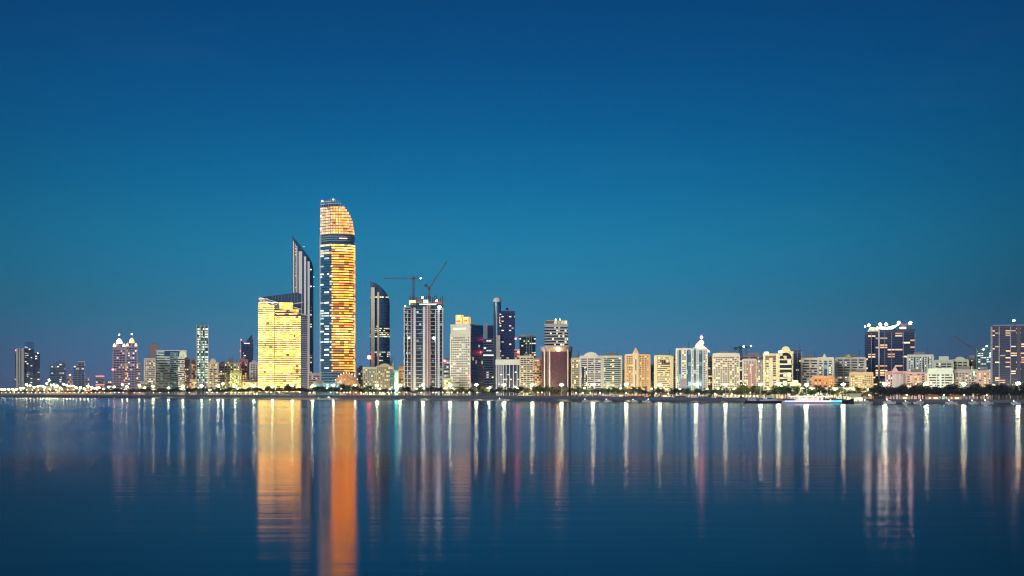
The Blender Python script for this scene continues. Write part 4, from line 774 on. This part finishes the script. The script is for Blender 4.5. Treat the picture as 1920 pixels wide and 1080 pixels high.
s = bld('apartment_block', 'low pinkish block with orange lit loggias', 'low pinkish block', 1833, 1859, 696, 165, (.46, .36, .36), 'warm', fh=3.8, bh=1.7, piers=3, pw=2.0)
s = bld('office_tower', 'tall dark blue gridded tower cut by the right edge of the photo', 'tall dark gridded tower', 1858, 1935, 612, 170, (.035, .04, .08), 'navyorange', fh=3.9, bh=2.3, depth=30, plant=False)
H = s.lz(612)
for x, w, c in ((1859, 1.5, (.2, .22, .3)), (1873.5, .7, (.22, .28, .36)), (1895, .7, (.22, .28, .36)), (1910, 3, (.06, .06, .1)), (1926, 2, (.2, .22, .3))): s.part(MB().box(s.lx(x) - w / 2, s.lx(x) + w / 2, s.f - 1, s.f + 1, 0, H), 'pier', wall(c))
s.part(MB().box(s.lx(1861), s.lx(1931), s.f + 2, s.f + 24, H, s.lz(608.5)), 'roof_screen', wall((.22, .25, .3))); s.beacon(1901, 601, M_white, 1.0)
s.part(MB().tube((s.lx(1901), s.f, H), (s.lx(1901), s.f, s.lz(601)), .2), 'mast', M_steel)
crane('tiny tower crane showing above the white balconied block', 1388, 668, 652, (1408, 650), (1380, 652), shore(1388) + 500, False, .3)
o = empty('rooftop_lamp_mast', W3(1399, shore(1399) + 430, Z(668, shore(1399) + 430))); tag(o, 'twin white work lamps on a thin mast behind the rose striped block', 'lamp mast')
hh = 17 * (shore(1399) + 430) / F
MB().tube((0, 0, 0), (0, 0, hh), .3).tube((-3, 0, hh), (6, 0, hh + .6), .25).build('mast', M_steel, o); MB().ball((-2.6, 0, hh + .6), 1.0).build('lamp', M_white, o); MB().ball((5, 0, hh + 1.2), .8).build('lamp', M_white, o)
for i, (x0, x1, yt, c, g, lab) in enumerate(((2, 20, 733, TAN, 'warm', 'long low tan shed'), (22, 34, 729, CREAM, 'cream', 'small cream depot'), (48, 62, 727, OLIVE, 'cream', 'low olive market hall'), (64, 80, 728, TAN, 'warm', 'low tan market hall'), (82, 97, 725, CREAM, 'cream', 'brightly lit cream terminal'), (99, 113, 727, (.6, .5, .3), 'cream', 'ochre lit warehouse'),
        (115, 129, 729, ORANGE, 'warm', 'orange lit warehouse'), (131, 143, 728, PEACH, 'warm', 'peach lit shop row'), (146, 160, 729, OLIVE, 'cream', 'pale olive shop row'), (163, 179, 726, ORANGE, 'warm', 'deep orange shop row'), (181, 197, 728, PEACH, 'cream', 'peach cream shop row'), (199, 211, 730, CREAM, 'warm', 'small cream kiosk row'), (240, 258, 729, PINK, 'warm', 'low pink shop row'))):
    bld('shop_building', lab + ' among the road lamps of the far shore', lab, x0, x1, yt, 330, c, g, fh=3.8, bh=2.4, depth=20, plant=False)
# closing rows of low buildings seen in the gaps
for (x0, x1, yt, c, g, lab, ref) in ((263, 271, 716, (.45, .38, .4), 'home', 'low mauve shop block left of the white mottled tower', 'low mauve shops'),
        (356, 368, 712, (.5, .42, .34), 'warm', 'low warm lit shops between slim orange tower and slender lit tower', 'low warm shops'),
        (407, 413, 700, (.5, .46, .4), 'home', 'thin beige infill block between beige arched and grey balconied blocks', 'thin beige infill'),
        (579, 600, 700, (.42, .34, .34), 'dark', 'dim rose block in the gap left of the tallest amber tower', 'dim rose block'),
        (1334, 1339, 690, (.2, .22, .28), 'dark', 'thin dark infill block right of the tan banded block', 'thin dark infill'),
        (1636, 1662, 712, (.1, .12, .18), 'home', 'dark low block at the foot of the floodlit roof tower', 'dark low block')):
    bld('apartment_block', lab, ref, x0, x1, yt, 210, c, g, depth=14, plant=False)

# ------------------------------------------------------------------ saying which one: nearest building and rank before it
REFS.sort(key=lambda r: (r[0] + r[1]) / 2)
def refof(x):
    inside = [r for r in REFS if r[0] - 1 <= x <= r[1] + 1]
    if inside: return min(inside, key=lambda r: r[3])[2]
    return min(REFS, key=lambda r: min(abs(x - r[0]), abs(x - r[1])))[2]
ORD = ['first', 'second', 'third', 'fourth', 'fifth', 'sixth', 'seventh', 'eighth', 'ninth', 'tenth', 'eleventh', 'twelfth', 'thirteenth', 'fourteenth', 'fifteenth', 'sixteenth', 'seventeenth', 'eighteenth', 'nineteenth'] + ['twentieth', 'twenty-first', 'twenty-second', 'twenty-third', 'twenty-fourth', 'twenty-fifth', 'twenty-sixth', 'twenty-seventh', 'twenty-eighth', 'twenty-ninth', 'thirtieth']
def rank_labels(items, fmt):
    """items: (x, object, words); labels each by the building behind it and, where several stand there, its rank from the left"""
    by = {}
    for it in sorted(items, key=lambda t: t[0]): by.setdefault((refof(it[0]), it[2]), []).append(it)
    for (ref, wd), l in by.items():
        for i, (x, o, w_) in enumerate(l):
            pos = '' if len(l) == 1 else (('left one of two' if i == 0 else 'right one of two') if len(l) == 2 else ORD[i] + ' from the left')
            t = fmt.format(w=wd, ref=ref) + (', ' + pos if pos else '')
            o['label'] = t
def copy_thing(src, loc, rz=0, sc=1):
    o = src.copy(); COL.objects.link(o); o.location = loc; o.rotation_euler.z = rz; o.scale = (sc, sc, sc) if isinstance(sc, (int, float)) else sc
    for ch in src.children:
        c = ch.copy(); COL.objects.link(c); c.parent = o
        for g_ in ch.children: d = g_.copy(); COL.objects.link(d); d.parent = c
    return o
# ------------------------------------------------------------------ trees
def leafmat(name, c):
    m = pm(name, c, .7, var=0); n = m.node_tree; b = n.nodes['Principled BSDF']
    g = n.nodes.new('ShaderNodeTexNoise'); g.inputs['Scale'].default_value = .9; ge = n.nodes.new('ShaderNodeNewGeometry'); lk(n, ge.outputs['Position'], g.inputs[0])
    mx = n.nodes.new('ShaderNodeMix'); mx.data_type = 'RGBA'; lk(n, g.outputs[0], mx.inputs[0]); mx.inputs[6].default_value = (*[v * .5 for v in c], 1); mx.inputs[7].default_value = (*[v * 1.5 for v in c], 1)
    lk(n, mx.outputs[2], b.inputs['Base Color']); return m
M_leaf = [leafmat('leaf_dark', (.009, .014, .012)), leafmat('leaf_lit_green', (.055, .10, .02)), leafmat('leaf_lit_olive', (.12, .125, .02))]; M_bark = pm('bark', (.06, .045, .035), .9, var=0)  # green and olive leaves carry the lamp light in their colour
def crown(rnd, rx, rz, z, nleaf, lf, lobes):
    m = MB(); cs = []
    for i in range(lobes):
        a = rnd.random() * 6.28; q = rnd.random() ** .5 * .62
        cs.append((rx * q * math.cos(a), rx * q * math.sin(a), z + rz * (rnd.random() * 1.1 - .45), .38 + .25 * rnd.random()))
    for i in range(nleaf):
        cx, cy_, cz, r_ = rnd.choice(cs); d = Vector((rnd.gauss(0, 1), rnd.gauss(0, 1), rnd.gauss(0, 1))).normalized() * (rnd.random() ** .4)
        p = Vector((cx + d.x * rx * r_, cy_ + d.y * rx * r_, cz + d.z * rz * r_ * 1.2))
        nrm = (d + Vector((rnd.gauss(0, .6), rnd.gauss(0, .6), rnd.gauss(0, .6)))).normalized(); u = nrm.orthogonal().normalized(); v = nrm.cross(u); t = rnd.random() * 6.28
        u, v = u * math.cos(t) + v * math.sin(t), v * math.cos(t) - u * math.sin(t); l_ = lf * (.6 + .8 * rnd.random())
        m.add([p - u * l_, p - v * l_ * .45, p + u * l_, p + v * l_ * .45], [(0, 1, 2, 3)])
    return m, cs
protos = []
for i in range(9):
    rnd = random.Random(i); mi = i % 3; o = empty('broadleaf_tree', (0, 0, -500)); h = 5.2
    m, cs = crown(rnd, 3.6, 2.6, 5.0, 420, .48, 7)
    m.build('crown', M_leaf[mi], o)
    t = MB().tube((0, 0, -.2), (0, 0, 3.4), .28, .18)
    for c in cs[:4]: t.tube((0, 0, 2.6), (c[0], c[1], c[2]), .14, .05, 5)
    t.build('trunk', M_bark, o); protos.append(o)
palms = []
for i in range(3):
    rnd = random.Random(50 + i); o = empty('date_palm', (0, 0, -500)); m = MB(); H = 7.5 + i
    for k in range(26):
        a = rnd.random() * 6.28; e = rnd.random() * 1.5 - .35; L = 3.1; pr = Vector((0, 0, H)); w = .34
        side = Vector((-math.sin(a), math.cos(a), 0)); q = pr.copy(); el_ = e
        for j in range(5):
            nx = q + Vector((math.cos(a) * math.cos(el_), math.sin(a) * math.cos(el_), math.sin(el_))) * L / 5; w2 = .34 * (1 - (j + 1) / 5.5)
            m.add([q - side * w - Vector((0, 0, w * .5)), q, nx, nx - side * w2 - Vector((0, 0, w2 * .5))], [(0, 1, 2, 3)]); m.add([q, q + side * w - Vector((0, 0, w * .5)), nx + side * w2 - Vector((0, 0, w2 * .5)), nx], [(0, 1, 2, 3)])
            q = nx; w = w2; el_ -= .42
    m.build('crown', leafmat('palm_leaf', (.03, .05, .02)), o); MB().tube((0, 0, -.2), (.2, .1, H), .3, .2, 7).build('trunk', M_bark, o); palms.append(o)
used = set(); titems = {'b': [], 'p': []}
def tree(x, off, sc, kind='b', mi=0):
    D = shore(x) + wo(x) - 34 + off; loc = (X(x, D), D, Gf(x))
    L = palms if kind == 'p' else [p for i, p in enumerate(protos) if i % 3 == mi]
    src = random.choice(L); s_ = (sc * random.uniform(.9, 1.15), sc * random.uniform(.9, 1.1), sc * random.uniform(.88, 1.12))
    if src.name not in used: used.add(src.name); o = src; o.location = loc; o.scale = s_; o.rotation_euler.z = random.random() * 6.28
    else: o = copy_thing(src, loc, random.random() * 6.28, s_)
    o['category'] = 'tree'; o['group'] = 'palms along the shore road' if kind == 'p' else 'trees along the promenade'
    titems[kind].append((x, o, ('date palm' if kind == 'p' else ('dark tree', 'lamplit green tree', 'lamplit olive yellow tree')[mi])))
x = 176
while x < 700: tree(x, 60 + random.random() * 12, random.uniform(.95, 1.35) if x < 330 else random.uniform(1.0, 1.5), 'b', 0 if x < 640 or random.random() < .5 else 1); x += random.uniform(4.6, 7.4)
while x < 1040: tree(x, 60 + random.random() * 12, random.uniform(.8, 1.25), 'b', random.choice((0, 0, 1, 1, 2))); x += random.uniform(5, 8)
while x < 1390: tree(x, 60 + random.random() * 14, random.uniform(.85, 1.15), 'b', random.choice((0, 1, 2, 2))); x += random.uniform(5.5, 8.5)
while x < 1640: tree(x, 62 + random.random() * 14, random.uniform(.8, 1.3), 'b', random.choice((0, 1, 1, 2))); x += random.uniform(6.5, 10)
while x < 1935: tree(x, 58 + random.random() * 10, random.uniform(1.15, 1.5), 'b', 0); x += random.uniform(5.5, 8)
for x in range(1650, 1930, 9): tree(x + random.uniform(-2, 2), 42, random.uniform(.85, 1.1), 'b', 0)
for x in (505, 541, 548, 643, 652): tree(x, 70, 1.65, 'b', 0)
for x, sc in ((1393, 1.6), (1386, 1.2), (1401, 1.2)): tree(x, 58, sc, 'b', 2)
for x in (1452, 1465, 1475): tree(x, 58, 1.3, 'b', 1)
for x in (1004, 1028, 1049, 1063, 1084, 1098, 1121, 1137, 1152, 1169, 1188, 1203, 1226, 1242, 1258, 1271, 1290, 1307, 1321, 1338, 1352): tree(x, 48, random.uniform(.75, 1.0), 'p')
for x in (888, 892, 1012, 1036, 1110, 1196, 1210, 1408, 1418, 1424, 1436, 1491, 1510, 1530, 1545, 1556, 1620, 1640, 1655, 1690, 1728, 1836, 1880): tree(x, 78, random.uniform(.9, 1.15), 'p')
rank_labels(titems['b'], 'leafy {w} before the {ref}'); rank_labels(titems['p'], 'slim {w} before the {ref}')
# ------------------------------------------------------------------ tall lamps along the shore road
def lampproto(name, c, es, H, r):
    o = empty(name, (0, 0, -600)); MB().tube((0, 0, -.2), (0, 0, H), .26, .14, 8).tube((0, 0, -.2), (0, 0, 1), .42, .36, 8).build('pole', M_pole, o)
    hd = MB().lathe([(r * .5, H + r * .55), (r * .95, H + r * .4), (r * .95, H + r * .25), (.2, H + r * .2)][::-1], 10).build('lamp_housing', M_steel, o)
    MB().ball((0, 0, H - r * .35), r, r * .72, 10).build('lamp_globe', glow(name + '_light', c, es), hd); return o
LP = {'w': lampproto('street_lamp', (1, .86, .44), 150, 15.5, 1.6), 'c': lampproto('street_lamp', (.95, .95, .72), 100, 15.5, 1.35), 'a': lampproto('street_lamp', (1, .60, .22), 150, 15.5, 1.7)}
lit = []; lused = set()
def lamp(x, y, kind, off=64):
    D = shore(x) + wo(x) - 34 + off; G = Gf(x); hh = Z(y, D) - G; sc = (1.0, 1.0, hh / 15.3); src = LP[kind]
    if kind not in lused: lused.add(kind); o = src; o.location = (X(x, D), D, G); o.scale = sc
    else: o = copy_thing(src, (X(x, D), D, G), 0, sc)
    o['category'] = 'street lamp'; o['group'] = 'tall lamps along the shore road'; lit.append((x, o, {'w': 'warm white', 'c': 'cool white', 'a': 'amber'}[kind]))
for x, y, k in ((287, 724, 'w'), (316, 727, 'w'), (343, 724, 'w'), (378, 723, 'w'), (394, 731, 'c'), (409, 723, 'w'), (418, 719, 'c'), (441, 724, 'w'), (476, 723, 'w'), (511, 725, 'w'), (548, 722, 'w'),
        (586, 723, 'w'), (625, 722, 'c'), (666, 722, 'w'), (707, 722, 'w'), (750, 722, 'w'), (793, 721, 'w'), (844, 722, 'w'), (893, 721, 'a'), (917, 727, 'c'), (945, 721, 'a'), (998, 721, 'w'), (1053, 721, 'a'),
        (1112, 720, 'w'), (1174, 720, 'w'), (1237, 721, 'w'), (1305, 720, 'w'), (1360, 720, 'c'), (1394, 721, 'w'), (1426, 720, 'c'), (1460, 719, 'w'), (1512, 721, 'w'), (1581, 720, 'w'), (1659, 719, 'w'), (1737, 719, 'w'), (1807, 719, 'w'), (1909, 718, 'w')):
    lamp(x, y, k)
rank_labels(lit, '{w} street lamp before the {ref}')
# lamps of the far road at the left
FR = []; o0 = lampproto('road_lamp', (1, .74, .30), 70, 13, 1.5); o1 = lampproto('road_lamp', (1, .36, .09), 60, 13, 1.8)
MAINL = [(3, 733, 0), (9, 732, 0), (16, 731, 0), (23, 730, 0), (31, 729, 0), (38, 726, 0), (44, 725, 0), (50, 724, 0), (57, 725, 0), (64, 727, 0), (71, 725, 0), (76, 723, 0), (80, 722, 0), (84, 724, 0), (88, 722, 0), (92, 715, 0), (96, 723, 0), (100, 722, 0), (104, 724, 0), (108, 722, 0),
        (114, 725, 0), (119, 723, 0), (125, 724, 0), (131, 725, 0), (137, 724, 0), (143, 726, 1), (151, 725, 0), (158, 726, 0), (165, 727, 1), (172, 728, 1), (178, 729, 1), (186, 727, 1), (194, 729, 1), (204, 724, 0), (214, 723, 0), (229, 724, 0), (238, 727, 0), (261, 724, 0), (271, 727, 0)]
for i, (x, y, k) in enumerate(MAINL):
    D = shore(x) + 110 + (i * 37) % 190; y += ((i * 29) % 7 - 3) * .9; G = Gf(x); src = (o0, o1)[k]; sc = (1, 1, (Z(y, D) - G) / 12.3)
    if not src.get('category'): o = src; o.location = (X(x, D), D, G); o.scale = sc
    else: o = copy_thing(src, (X(x, D), D, G), 0, sc)
    o['category'] = 'road lamp'; o['group'] = 'lamps of the far shore road'; FR.append((x, o, ('yellow', 'orange')[k]))
o0['category'] = o1['category'] = 'road lamp'
rank_labels(FR, '{w} road lamp by the {ref}')
for x in range(2, 176, 7): tree(x + random.uniform(-2, 2), 60, random.uniform(.7, 1.05), 'b', random.choice((0, 0, 1)))
for k_ in ('b',): rank_labels(titems[k_], 'leafy {w} before the {ref}')
# ------------------------------------------------------------------ small promenade lamps
pl = empty('promenade_lamp', (0, 0, -700)); MB().tube((0, 0, -.1), (0, 0, 3.2), .09, .07, 6).build('pole', M_pole, pl); MB().ball((0, 0, 3.6), .42, n=8).build('lamp_globe', glow('promenade_light', (1, .88, .66), 10), pl)
its = []; first = True
PX = [186, 196, 207, 215, 223, 231, 252, 262, 288, 300, 316, 355, 388, 398, 407, 424, 434, 441, 448, 461, 469, 500, 508, 524, 562, 581, 588, 620, 632, 645, 651, 657, 667, 677, 686, 694, 701, 712, 718, 728, 734, 740, 748, 762, 790, 812, 818, 830, 838, 847, 858, 869, 880, 895, 932, 1016, 1080, 1093, 1107, 1125, 1174, 1230, 1253, 1276, 1310, 1340, 1372, 1480, 1530, 1630, 1700, 1770, 1808, 1850]
for x in PX + list(range(3, 180, 8)):
    D = shore(x) + wo(x) + 3; loc = (X(x, D), D, Gf(x))
    if first: o = pl; o.location = loc; first = False
    else: o = copy_thing(pl, loc)
    o['category'] = 'lamp'; o['group'] = 'small globe lamps along the sea wall'; its.append((x, o, 'globe lamp'))
rank_labels(its, '{w} on the sea wall below the {ref}')
# ------------------------------------------------------------------ uplights at building feet
ul = empty('ground_floodlight', (0, 0, -700)); MB().box(-.6, .6, -.3, .5, 6.4, 7.4).box(-.15, .15, -.15, .15, -.1, 6.5).build('housing', M_steel, ul); MB().ball((0, .2, 7.7), .9, .6).build('lens', glow('floodlight_lens', (1, .82, .40), 9), ul)
sl_ = bpy.data.lights.new('floodlight_beam', 'SPOT'); sl_.energy = 62000; sl_.color = (1, .80, .36); sl_.spot_size = R(150); sl_.spot_blend = .8; sl_.shadow_soft_size = .5
so = bpy.data.objects.new('beam', sl_); COL.objects.link(so); so.parent = ul; so.location = (0, .9, 7.7); so.rotation_euler = (R(128), 0, 0)
its = []; first = True
UL = tuple(range(6, 200, 11)) + (205, 216, 233, 276, 288, 318, 336, 341, 347, 364, 398, 404, 414, 436, 446, 462, 470, 492, 520, 556, 592, 612, 640, 661, 692, 712, 731, 743, 764, 781, 795, 806, 832, 848, 914, 971, 980, 1006, 1020, 1096, 1138, 1164, 1184, 1196, 1222, 1250, 1274, 1326, 1346, 1376, 1396, 1440, 1452, 1469, 1492, 1532, 1566, 1604, 1628, 1700, 1712, 1736, 1744, 1786, 1848, 1870, 1896)  # the evenly spaced ones at the left are added for warm street glow
for x in UL:
    D = shore(x) + wo(x) + 62; loc = (X(x, D), D, Gf(x))
    if first: o = ul; o.location = loc; first = False
    else: o = copy_thing(ul, loc)
    o['category'] = 'floodlight'; o['group'] = 'ground floodlights at the feet of the buildings'; its.append((x, o, 'ground floodlight'))
rank_labels(its, '{w} at the foot of the {ref}')
# ------------------------------------------------------------------ boats
def hull(L, B, Hh, m, name='hull', sheer=.5):
    v = []; n_ = 12
    for i in range(n_ + 1):
        u = i / n_; x = (u - .5) * L; w = B / 2 * min(1, (1 - u) * 3.2) ** .6 * (.82 + .18 * math.sin(math.pi * min(1, u + .2))); z = Hh + sheer * (2 * u - 1) ** 2
        v += [(x, -w, z), (x, -w * .7, -.3), (x, w * .7, -.3), (x, w, z)]
    f = []
    for i in range(n_):
        a = i * 4; f += [(a + k, a + k + 4, a + k + 5, a + k + 1) for k in range(3)] + [(a + 3, a + 7, a + 4, a)]
    f += [(3, 2, 1, 0), (n_ * 4, n_ * 4 + 1, n_ * 4 + 2, n_ * 4 + 3)]
    return MB().add(v, f)
M_hd = pm('dark_hull', (.02, .025, .05), .3, var=0); M_hw = pm('white_hull', (.42, .44, .48), .35, var=0)
def boatroot(name, x, off, label, rz=0):
    D = shore(x) + off; o = empty(name, (X(x, D), D, .1), rz); tag(o, label, 'boat'); return o
# long dark barge with a white motor yacht moored behind
b1 = boatroot('barge', 1432, -18, 'long low dark barge moored below the yellow loggia block', R(2)); hull(30, 6, 1.4, M_hd).build('hull', M_hd, b1); MB().box(-12, -6, -1.6, 1.6, 1.4, 3.4).build('wheelhouse', M_hw, b1)
b2 = boatroot('motor_yacht', 1446, -8, 'white motor yacht behind the dark barge with a red lamp aft', R(3)); hull(17, 5, 2.2, M_hw).build('hull', M_hw, b2)
MB().extr([(-6, 2.2), (4.5, 2.2), (2.5, 4.2), (-5, 4.4)], -2, 2).build('cabin', M_hw, b2); MB().extr([(-4, 4.2), (1.5, 4.2), (.5, 5.6), (-3.5, 5.8)], -1.5, 1.5).build('flybridge', M_hw, b2)
MB().box(-4.5, 3, -2.06, -1.9, 2.9, 3.7).build('cabin_window', GL['dark'], b2); MB().ball((8, -1, 4.5), 1.2).build('red_lamp', glow('boat_red', (1, .12, .05), 6), b2); MB().tube((-1, 0, 5.6), (-1.4, 0, 8.5), .08).build('mast', M_steel, b2)
# party boat with strip lights
b3 = boatroot('excursion_boat', 1523, -62, 'excursion boat outlined with white, magenta and cyan strip lights', 0); hull(42, 7.5, 1.8, M_hw).build('hull', M_hw, b3)
MB().box(-16, 12, -2.8, 2.8, 1.9, 2.3).build('deck', M_hw, b3); dk_ = MB().box(-17, 13, -3, 3, 4.6, 4.85).build('canopy', M_hw, b3)
MB().box(-12, 7, -2.2, 2.2, 2.3, 4.3).build('saloon', glass('boat_saloon', base=(.3, .28, .25), frac=.75, c1=(1, .6, .4), c2=(1, .85, .7), es=1.6, cx=1.6, cz=4, low=.1), b3)
for i in range(9): MB().tube((-16 + i * 3.5, -2.8, 2), (-16 + i * 3.5, -2.8, 4.6), .08).tube((-16 + i * 3.5, 2.8, 2), (-16 + i * 3.5, 2.8, 4.6), .08).build('canopy_post', M_pole, b3)
for a, b_, z, c, es in ((-20, -13, 1.6, (.25, .4, 1), 4), (-13, 6, 1.6, (1, .35, .9), 4), (6, 12, 1.6, (.8, .6, 1), 3.5), (12, 20, 1.6, (0, .75, .8), 5), (-17, -13.5, 4.9, (1, .15, .8), 5), (-13.5, 0, 4.9, (1, .85, .45), 6), (0, 13, 4.9, (1, .5, .4), 4)):
    MB().box(a, b_, -3.95 if z < 2 else -3.2, -3.75 if z < 2 else -3.0, z, z + .5).build('strip_light', glow('strip_%d_%d' % (a, z), c, es), b3)
b4 = boatroot('wooden_dhow', 1575, -16, 'dark wooden dhow with a high prow left of the yellow lit houseboat', R(-4)); hull(20, 5, 2.2, M_hd, sheer=1.6).build('hull', M_hd, b4); MB().tube((0, 0, 2), (-1, 0, 11), .2, .1).build('mast', M_pole, b4); MB().box(-7, -3, -1.6, 1.6, 2.2, 4.2).build('cabin', pm('dhow_wood', (.2, .1, .06), .7, var=0), b4)
b5 = boatroot('houseboat', 1603, -6, 'two deck houseboat glowing yellow inside', 0); hull(14, 6, 1.4, M_hw).build('hull', M_hw, b5)
MB().box(-5.5, 5, -2.5, 2.5, 1.6, 4.2).build('saloon', glass('saloon_lit', base=(.3, .28, .2), frac=.8, c1=(1, .8, .35), c2=(1, .9, .6), es=1.5, cx=1.5, cz=3, low=.2), b5); MB().box(-6, 6, -2.9, 2.9, 4.3, 4.6).build('upper_deck', M_hw, b5); MB().box(-4, 4, -2.3, 2.3, 4.7, 7.0).build('upper_cabin', pm('pale_cabin', (.5, .5, .38), .6, var=0), b5)
MB().box(-4.8, 5.2, -2.7, 2.7, 7.0, 7.3).build('roof', M_hw, b5); MB().tube((6.5, 0, 1.5), (9, 0, 7.5), .14).build('boom', M_pole, b5)
sm = empty('small_motorboat', (0, 0, -800)); hull(7, 2.4, .9, M_hw).build('hull', M_hw, sm); MB().extr([(-1.5, .9), (1.2, .9), (.6, 1.9), (-1.3, 2.0)], -.8, .8).build('cabin', M_hw, sm); MB().ball((-1.6, 0, 2.3), .32).build('deck_lamp', glow('deck_lamp_light', (1, .9, .75), 7), sm)
its = []; first = True
for x, off in ((600, -6), (612, -8), (620, -5), (1562, -30), (1626, -10), (1668, -8), (1701, -6), (1722, -8), (1784, -6), (1827, -8), (1852, -10), (1905, -7), (1100, -4), (1140, -4), (1190, -5), (1212, -4), (940, -8)):
    D = shore(x) + off; loc = (X(x, D), D, .1)
    if first: o = sm; o.location = loc; first = False
    else: o = copy_thing(sm, loc, random.choice((0, math.pi)) + random.uniform(-.3, .3), random.uniform(.85, 1.3))
    o['category'] = 'boat'; o['group'] = 'small motorboats moored by the beach'; its.append((x, o, 'white motorboat'))
rank_labels(its, '{w} moored below the {ref}')
# glowing kiosks and parasols at the shore
kp = empty('beach_kiosk', (0, 0, -800)); MB().box(-3, 3, -1.8, 1.8, 0, 2.6).build('wall', wall((.5, .4, .3)), kp); MB().extr([(-3.8, 2.6), (3.8, 2.6), (0, 4.2)], -2.4, 2.4).build('roof', pm('kiosk_roof', (.3, .14, .08), .7, var=0), kp); MB().box(-1.4, 1.4, -1.95, -1.8, .9, 2.0).build('lit_hatch', glow('kiosk_glow', (1, .5, .2), 2), kp)
its = []; first = True
for x in (1696, 1744, 1753, 1786, 1793, 1164, 1246): 
    D = shore(x) + wo(x) + 5; loc = (X(x, D), D, Gf(x))
    if first: o = kp; o.location = loc; first = False
    else: o = copy_thing(kp, loc)
    o['category'] = 'kiosk'; o['group'] = 'lit kiosks on the promenade'; its.append((x, o, 'orange lit kiosk'))
rank_labels(its, '{w} below the {ref}')
pp = empty('parasol', (0, 0, -800)); MB().tube((0, 0, 0), (0, 0, 3), .08).build('pole', M_pole, pp); MB().lathe([(2.6, 2.4), (2.5, 2.5), (.1, 3.5)], 8).build('canopy', pm('parasol_cloth', (.62, .55, .36), .8, var=0), pp); MB().ball((0, 0, 2.1), .3).build('lamp', glow('parasol_lamp', (1, .85, .4), 16), pp)
its = []; first = True
for x in (1364, 1371, 1379, 1386, 1393, 1400, 1407, 1414, 1420):
    D = shore(x) + wo(x) + 4; loc = (X(x, D), D, Gf(x))
    if first: o = pp; o.location = loc; first = False
    else: o = copy_thing(pp, loc)
    o['category'] = 'parasol'; o['group'] = 'lit parasols of the beach cafe'; its.append((x, o, 'lit parasol'))
rank_labels(its, 'cream {w} below the {ref}')
# ------------------------------------------------------------------ cars on the shore road
def car(c, i):
    o = empty('parked_car', (0, 0, -900)); m = pm('car_paint_%d' % i, c, .35, .2, var=0)
    MB().extr([(-2.2, .35), (2.2, .35), (2.25, .8), (1.3, .95), (.6, 1.45), (-1.1, 1.48), (-1.9, 1.0), (-2.25, .9)], -.88, .88).build('body', m, o)
    MB().extr([(-1.6, 1.02), (1.05, 1.0), (.55, 1.38), (-1.05, 1.4)], -.9, .9).build('window', GL['dark'], o)
    for sx_ in (-1.4, 1.4):
        for sy in (-.8, .8): MB().tube((sx_, sy - .1, .33), (sx_, sy + .1, .33), .33, n=10).build('wheel', M_steel, o)
    for sy in (-.6, .6): MB().box(2.2, 2.3, sy - .2, sy + .2, .6, .8).build('headlight', glow('headlight', (1, .75, .6), 3), o); MB().box(-2.32, -2.22, sy - .2, sy + .2, .7, .88).build('tail_light', glow('tail_light', (1, .05, .03), 3), o)
    return o
cars = [car(c, i) for i, c in enumerate(((.6, .6, .6), (.04, .04, .05), (.3, .04, .03)))]; cu = set(); its = []
for i in range(46):
    x = 1075 + i * 6.3 + random.uniform(-1.5, 1.5)
    D = shore(x) + wo(x) + 6 + random.uniform(-1, 1); ci = random.randrange(3); src = cars[ci]; nrm = math.atan2(shore(x + 5) - shore(x - 5), X(x + 5, D) - X(x - 5, D)); loc = (X(x, D), D, Gf(x) + .01)
    if ci not in cu: cu.add(ci); o = src; o.location = loc; o.rotation_euler.z = nrm
    else: o = copy_thing(src, loc, nrm + (math.pi if random.random() < .3 else 0))
    o['category'] = 'car'; o['group'] = 'cars parked behind the sea wall'; its.append((x, o, ('silver', 'black', 'dark red')[ci]))
rank_labels(its, '{w} car parked below the {ref}')
for o in list(bpy.data.objects):
    if o.parent is None and o.location.z < -400 and o.type == 'EMPTY':
        for c in list(o.children_recursive): bpy.data.objects.remove(c)
        bpy.data.objects.remove(o)

# ------------------------------------------------------------------ thin evening haze
hz = bpy.data.materials.new('evening_haze'); hz.use_nodes = True; n = hz.node_tree; n.nodes.clear()
pv = n.nodes.new('ShaderNodeVolumePrincipled'); pv.inputs['Color'].default_value = (.35, .62, 1, 1); pv.inputs['Density'].default_value = .00008; pv.inputs['Anisotropy'].default_value = .6
ho = n.nodes.new('ShaderNodeOutputMaterial'); lk(n, pv.outputs[0], ho.inputs['Volume'])
tag(MB().box(-4800, 4100, -120, 5600, -2, 330).build('haze', hz), 'thin blue evening haze over the bay', kind='stuff')
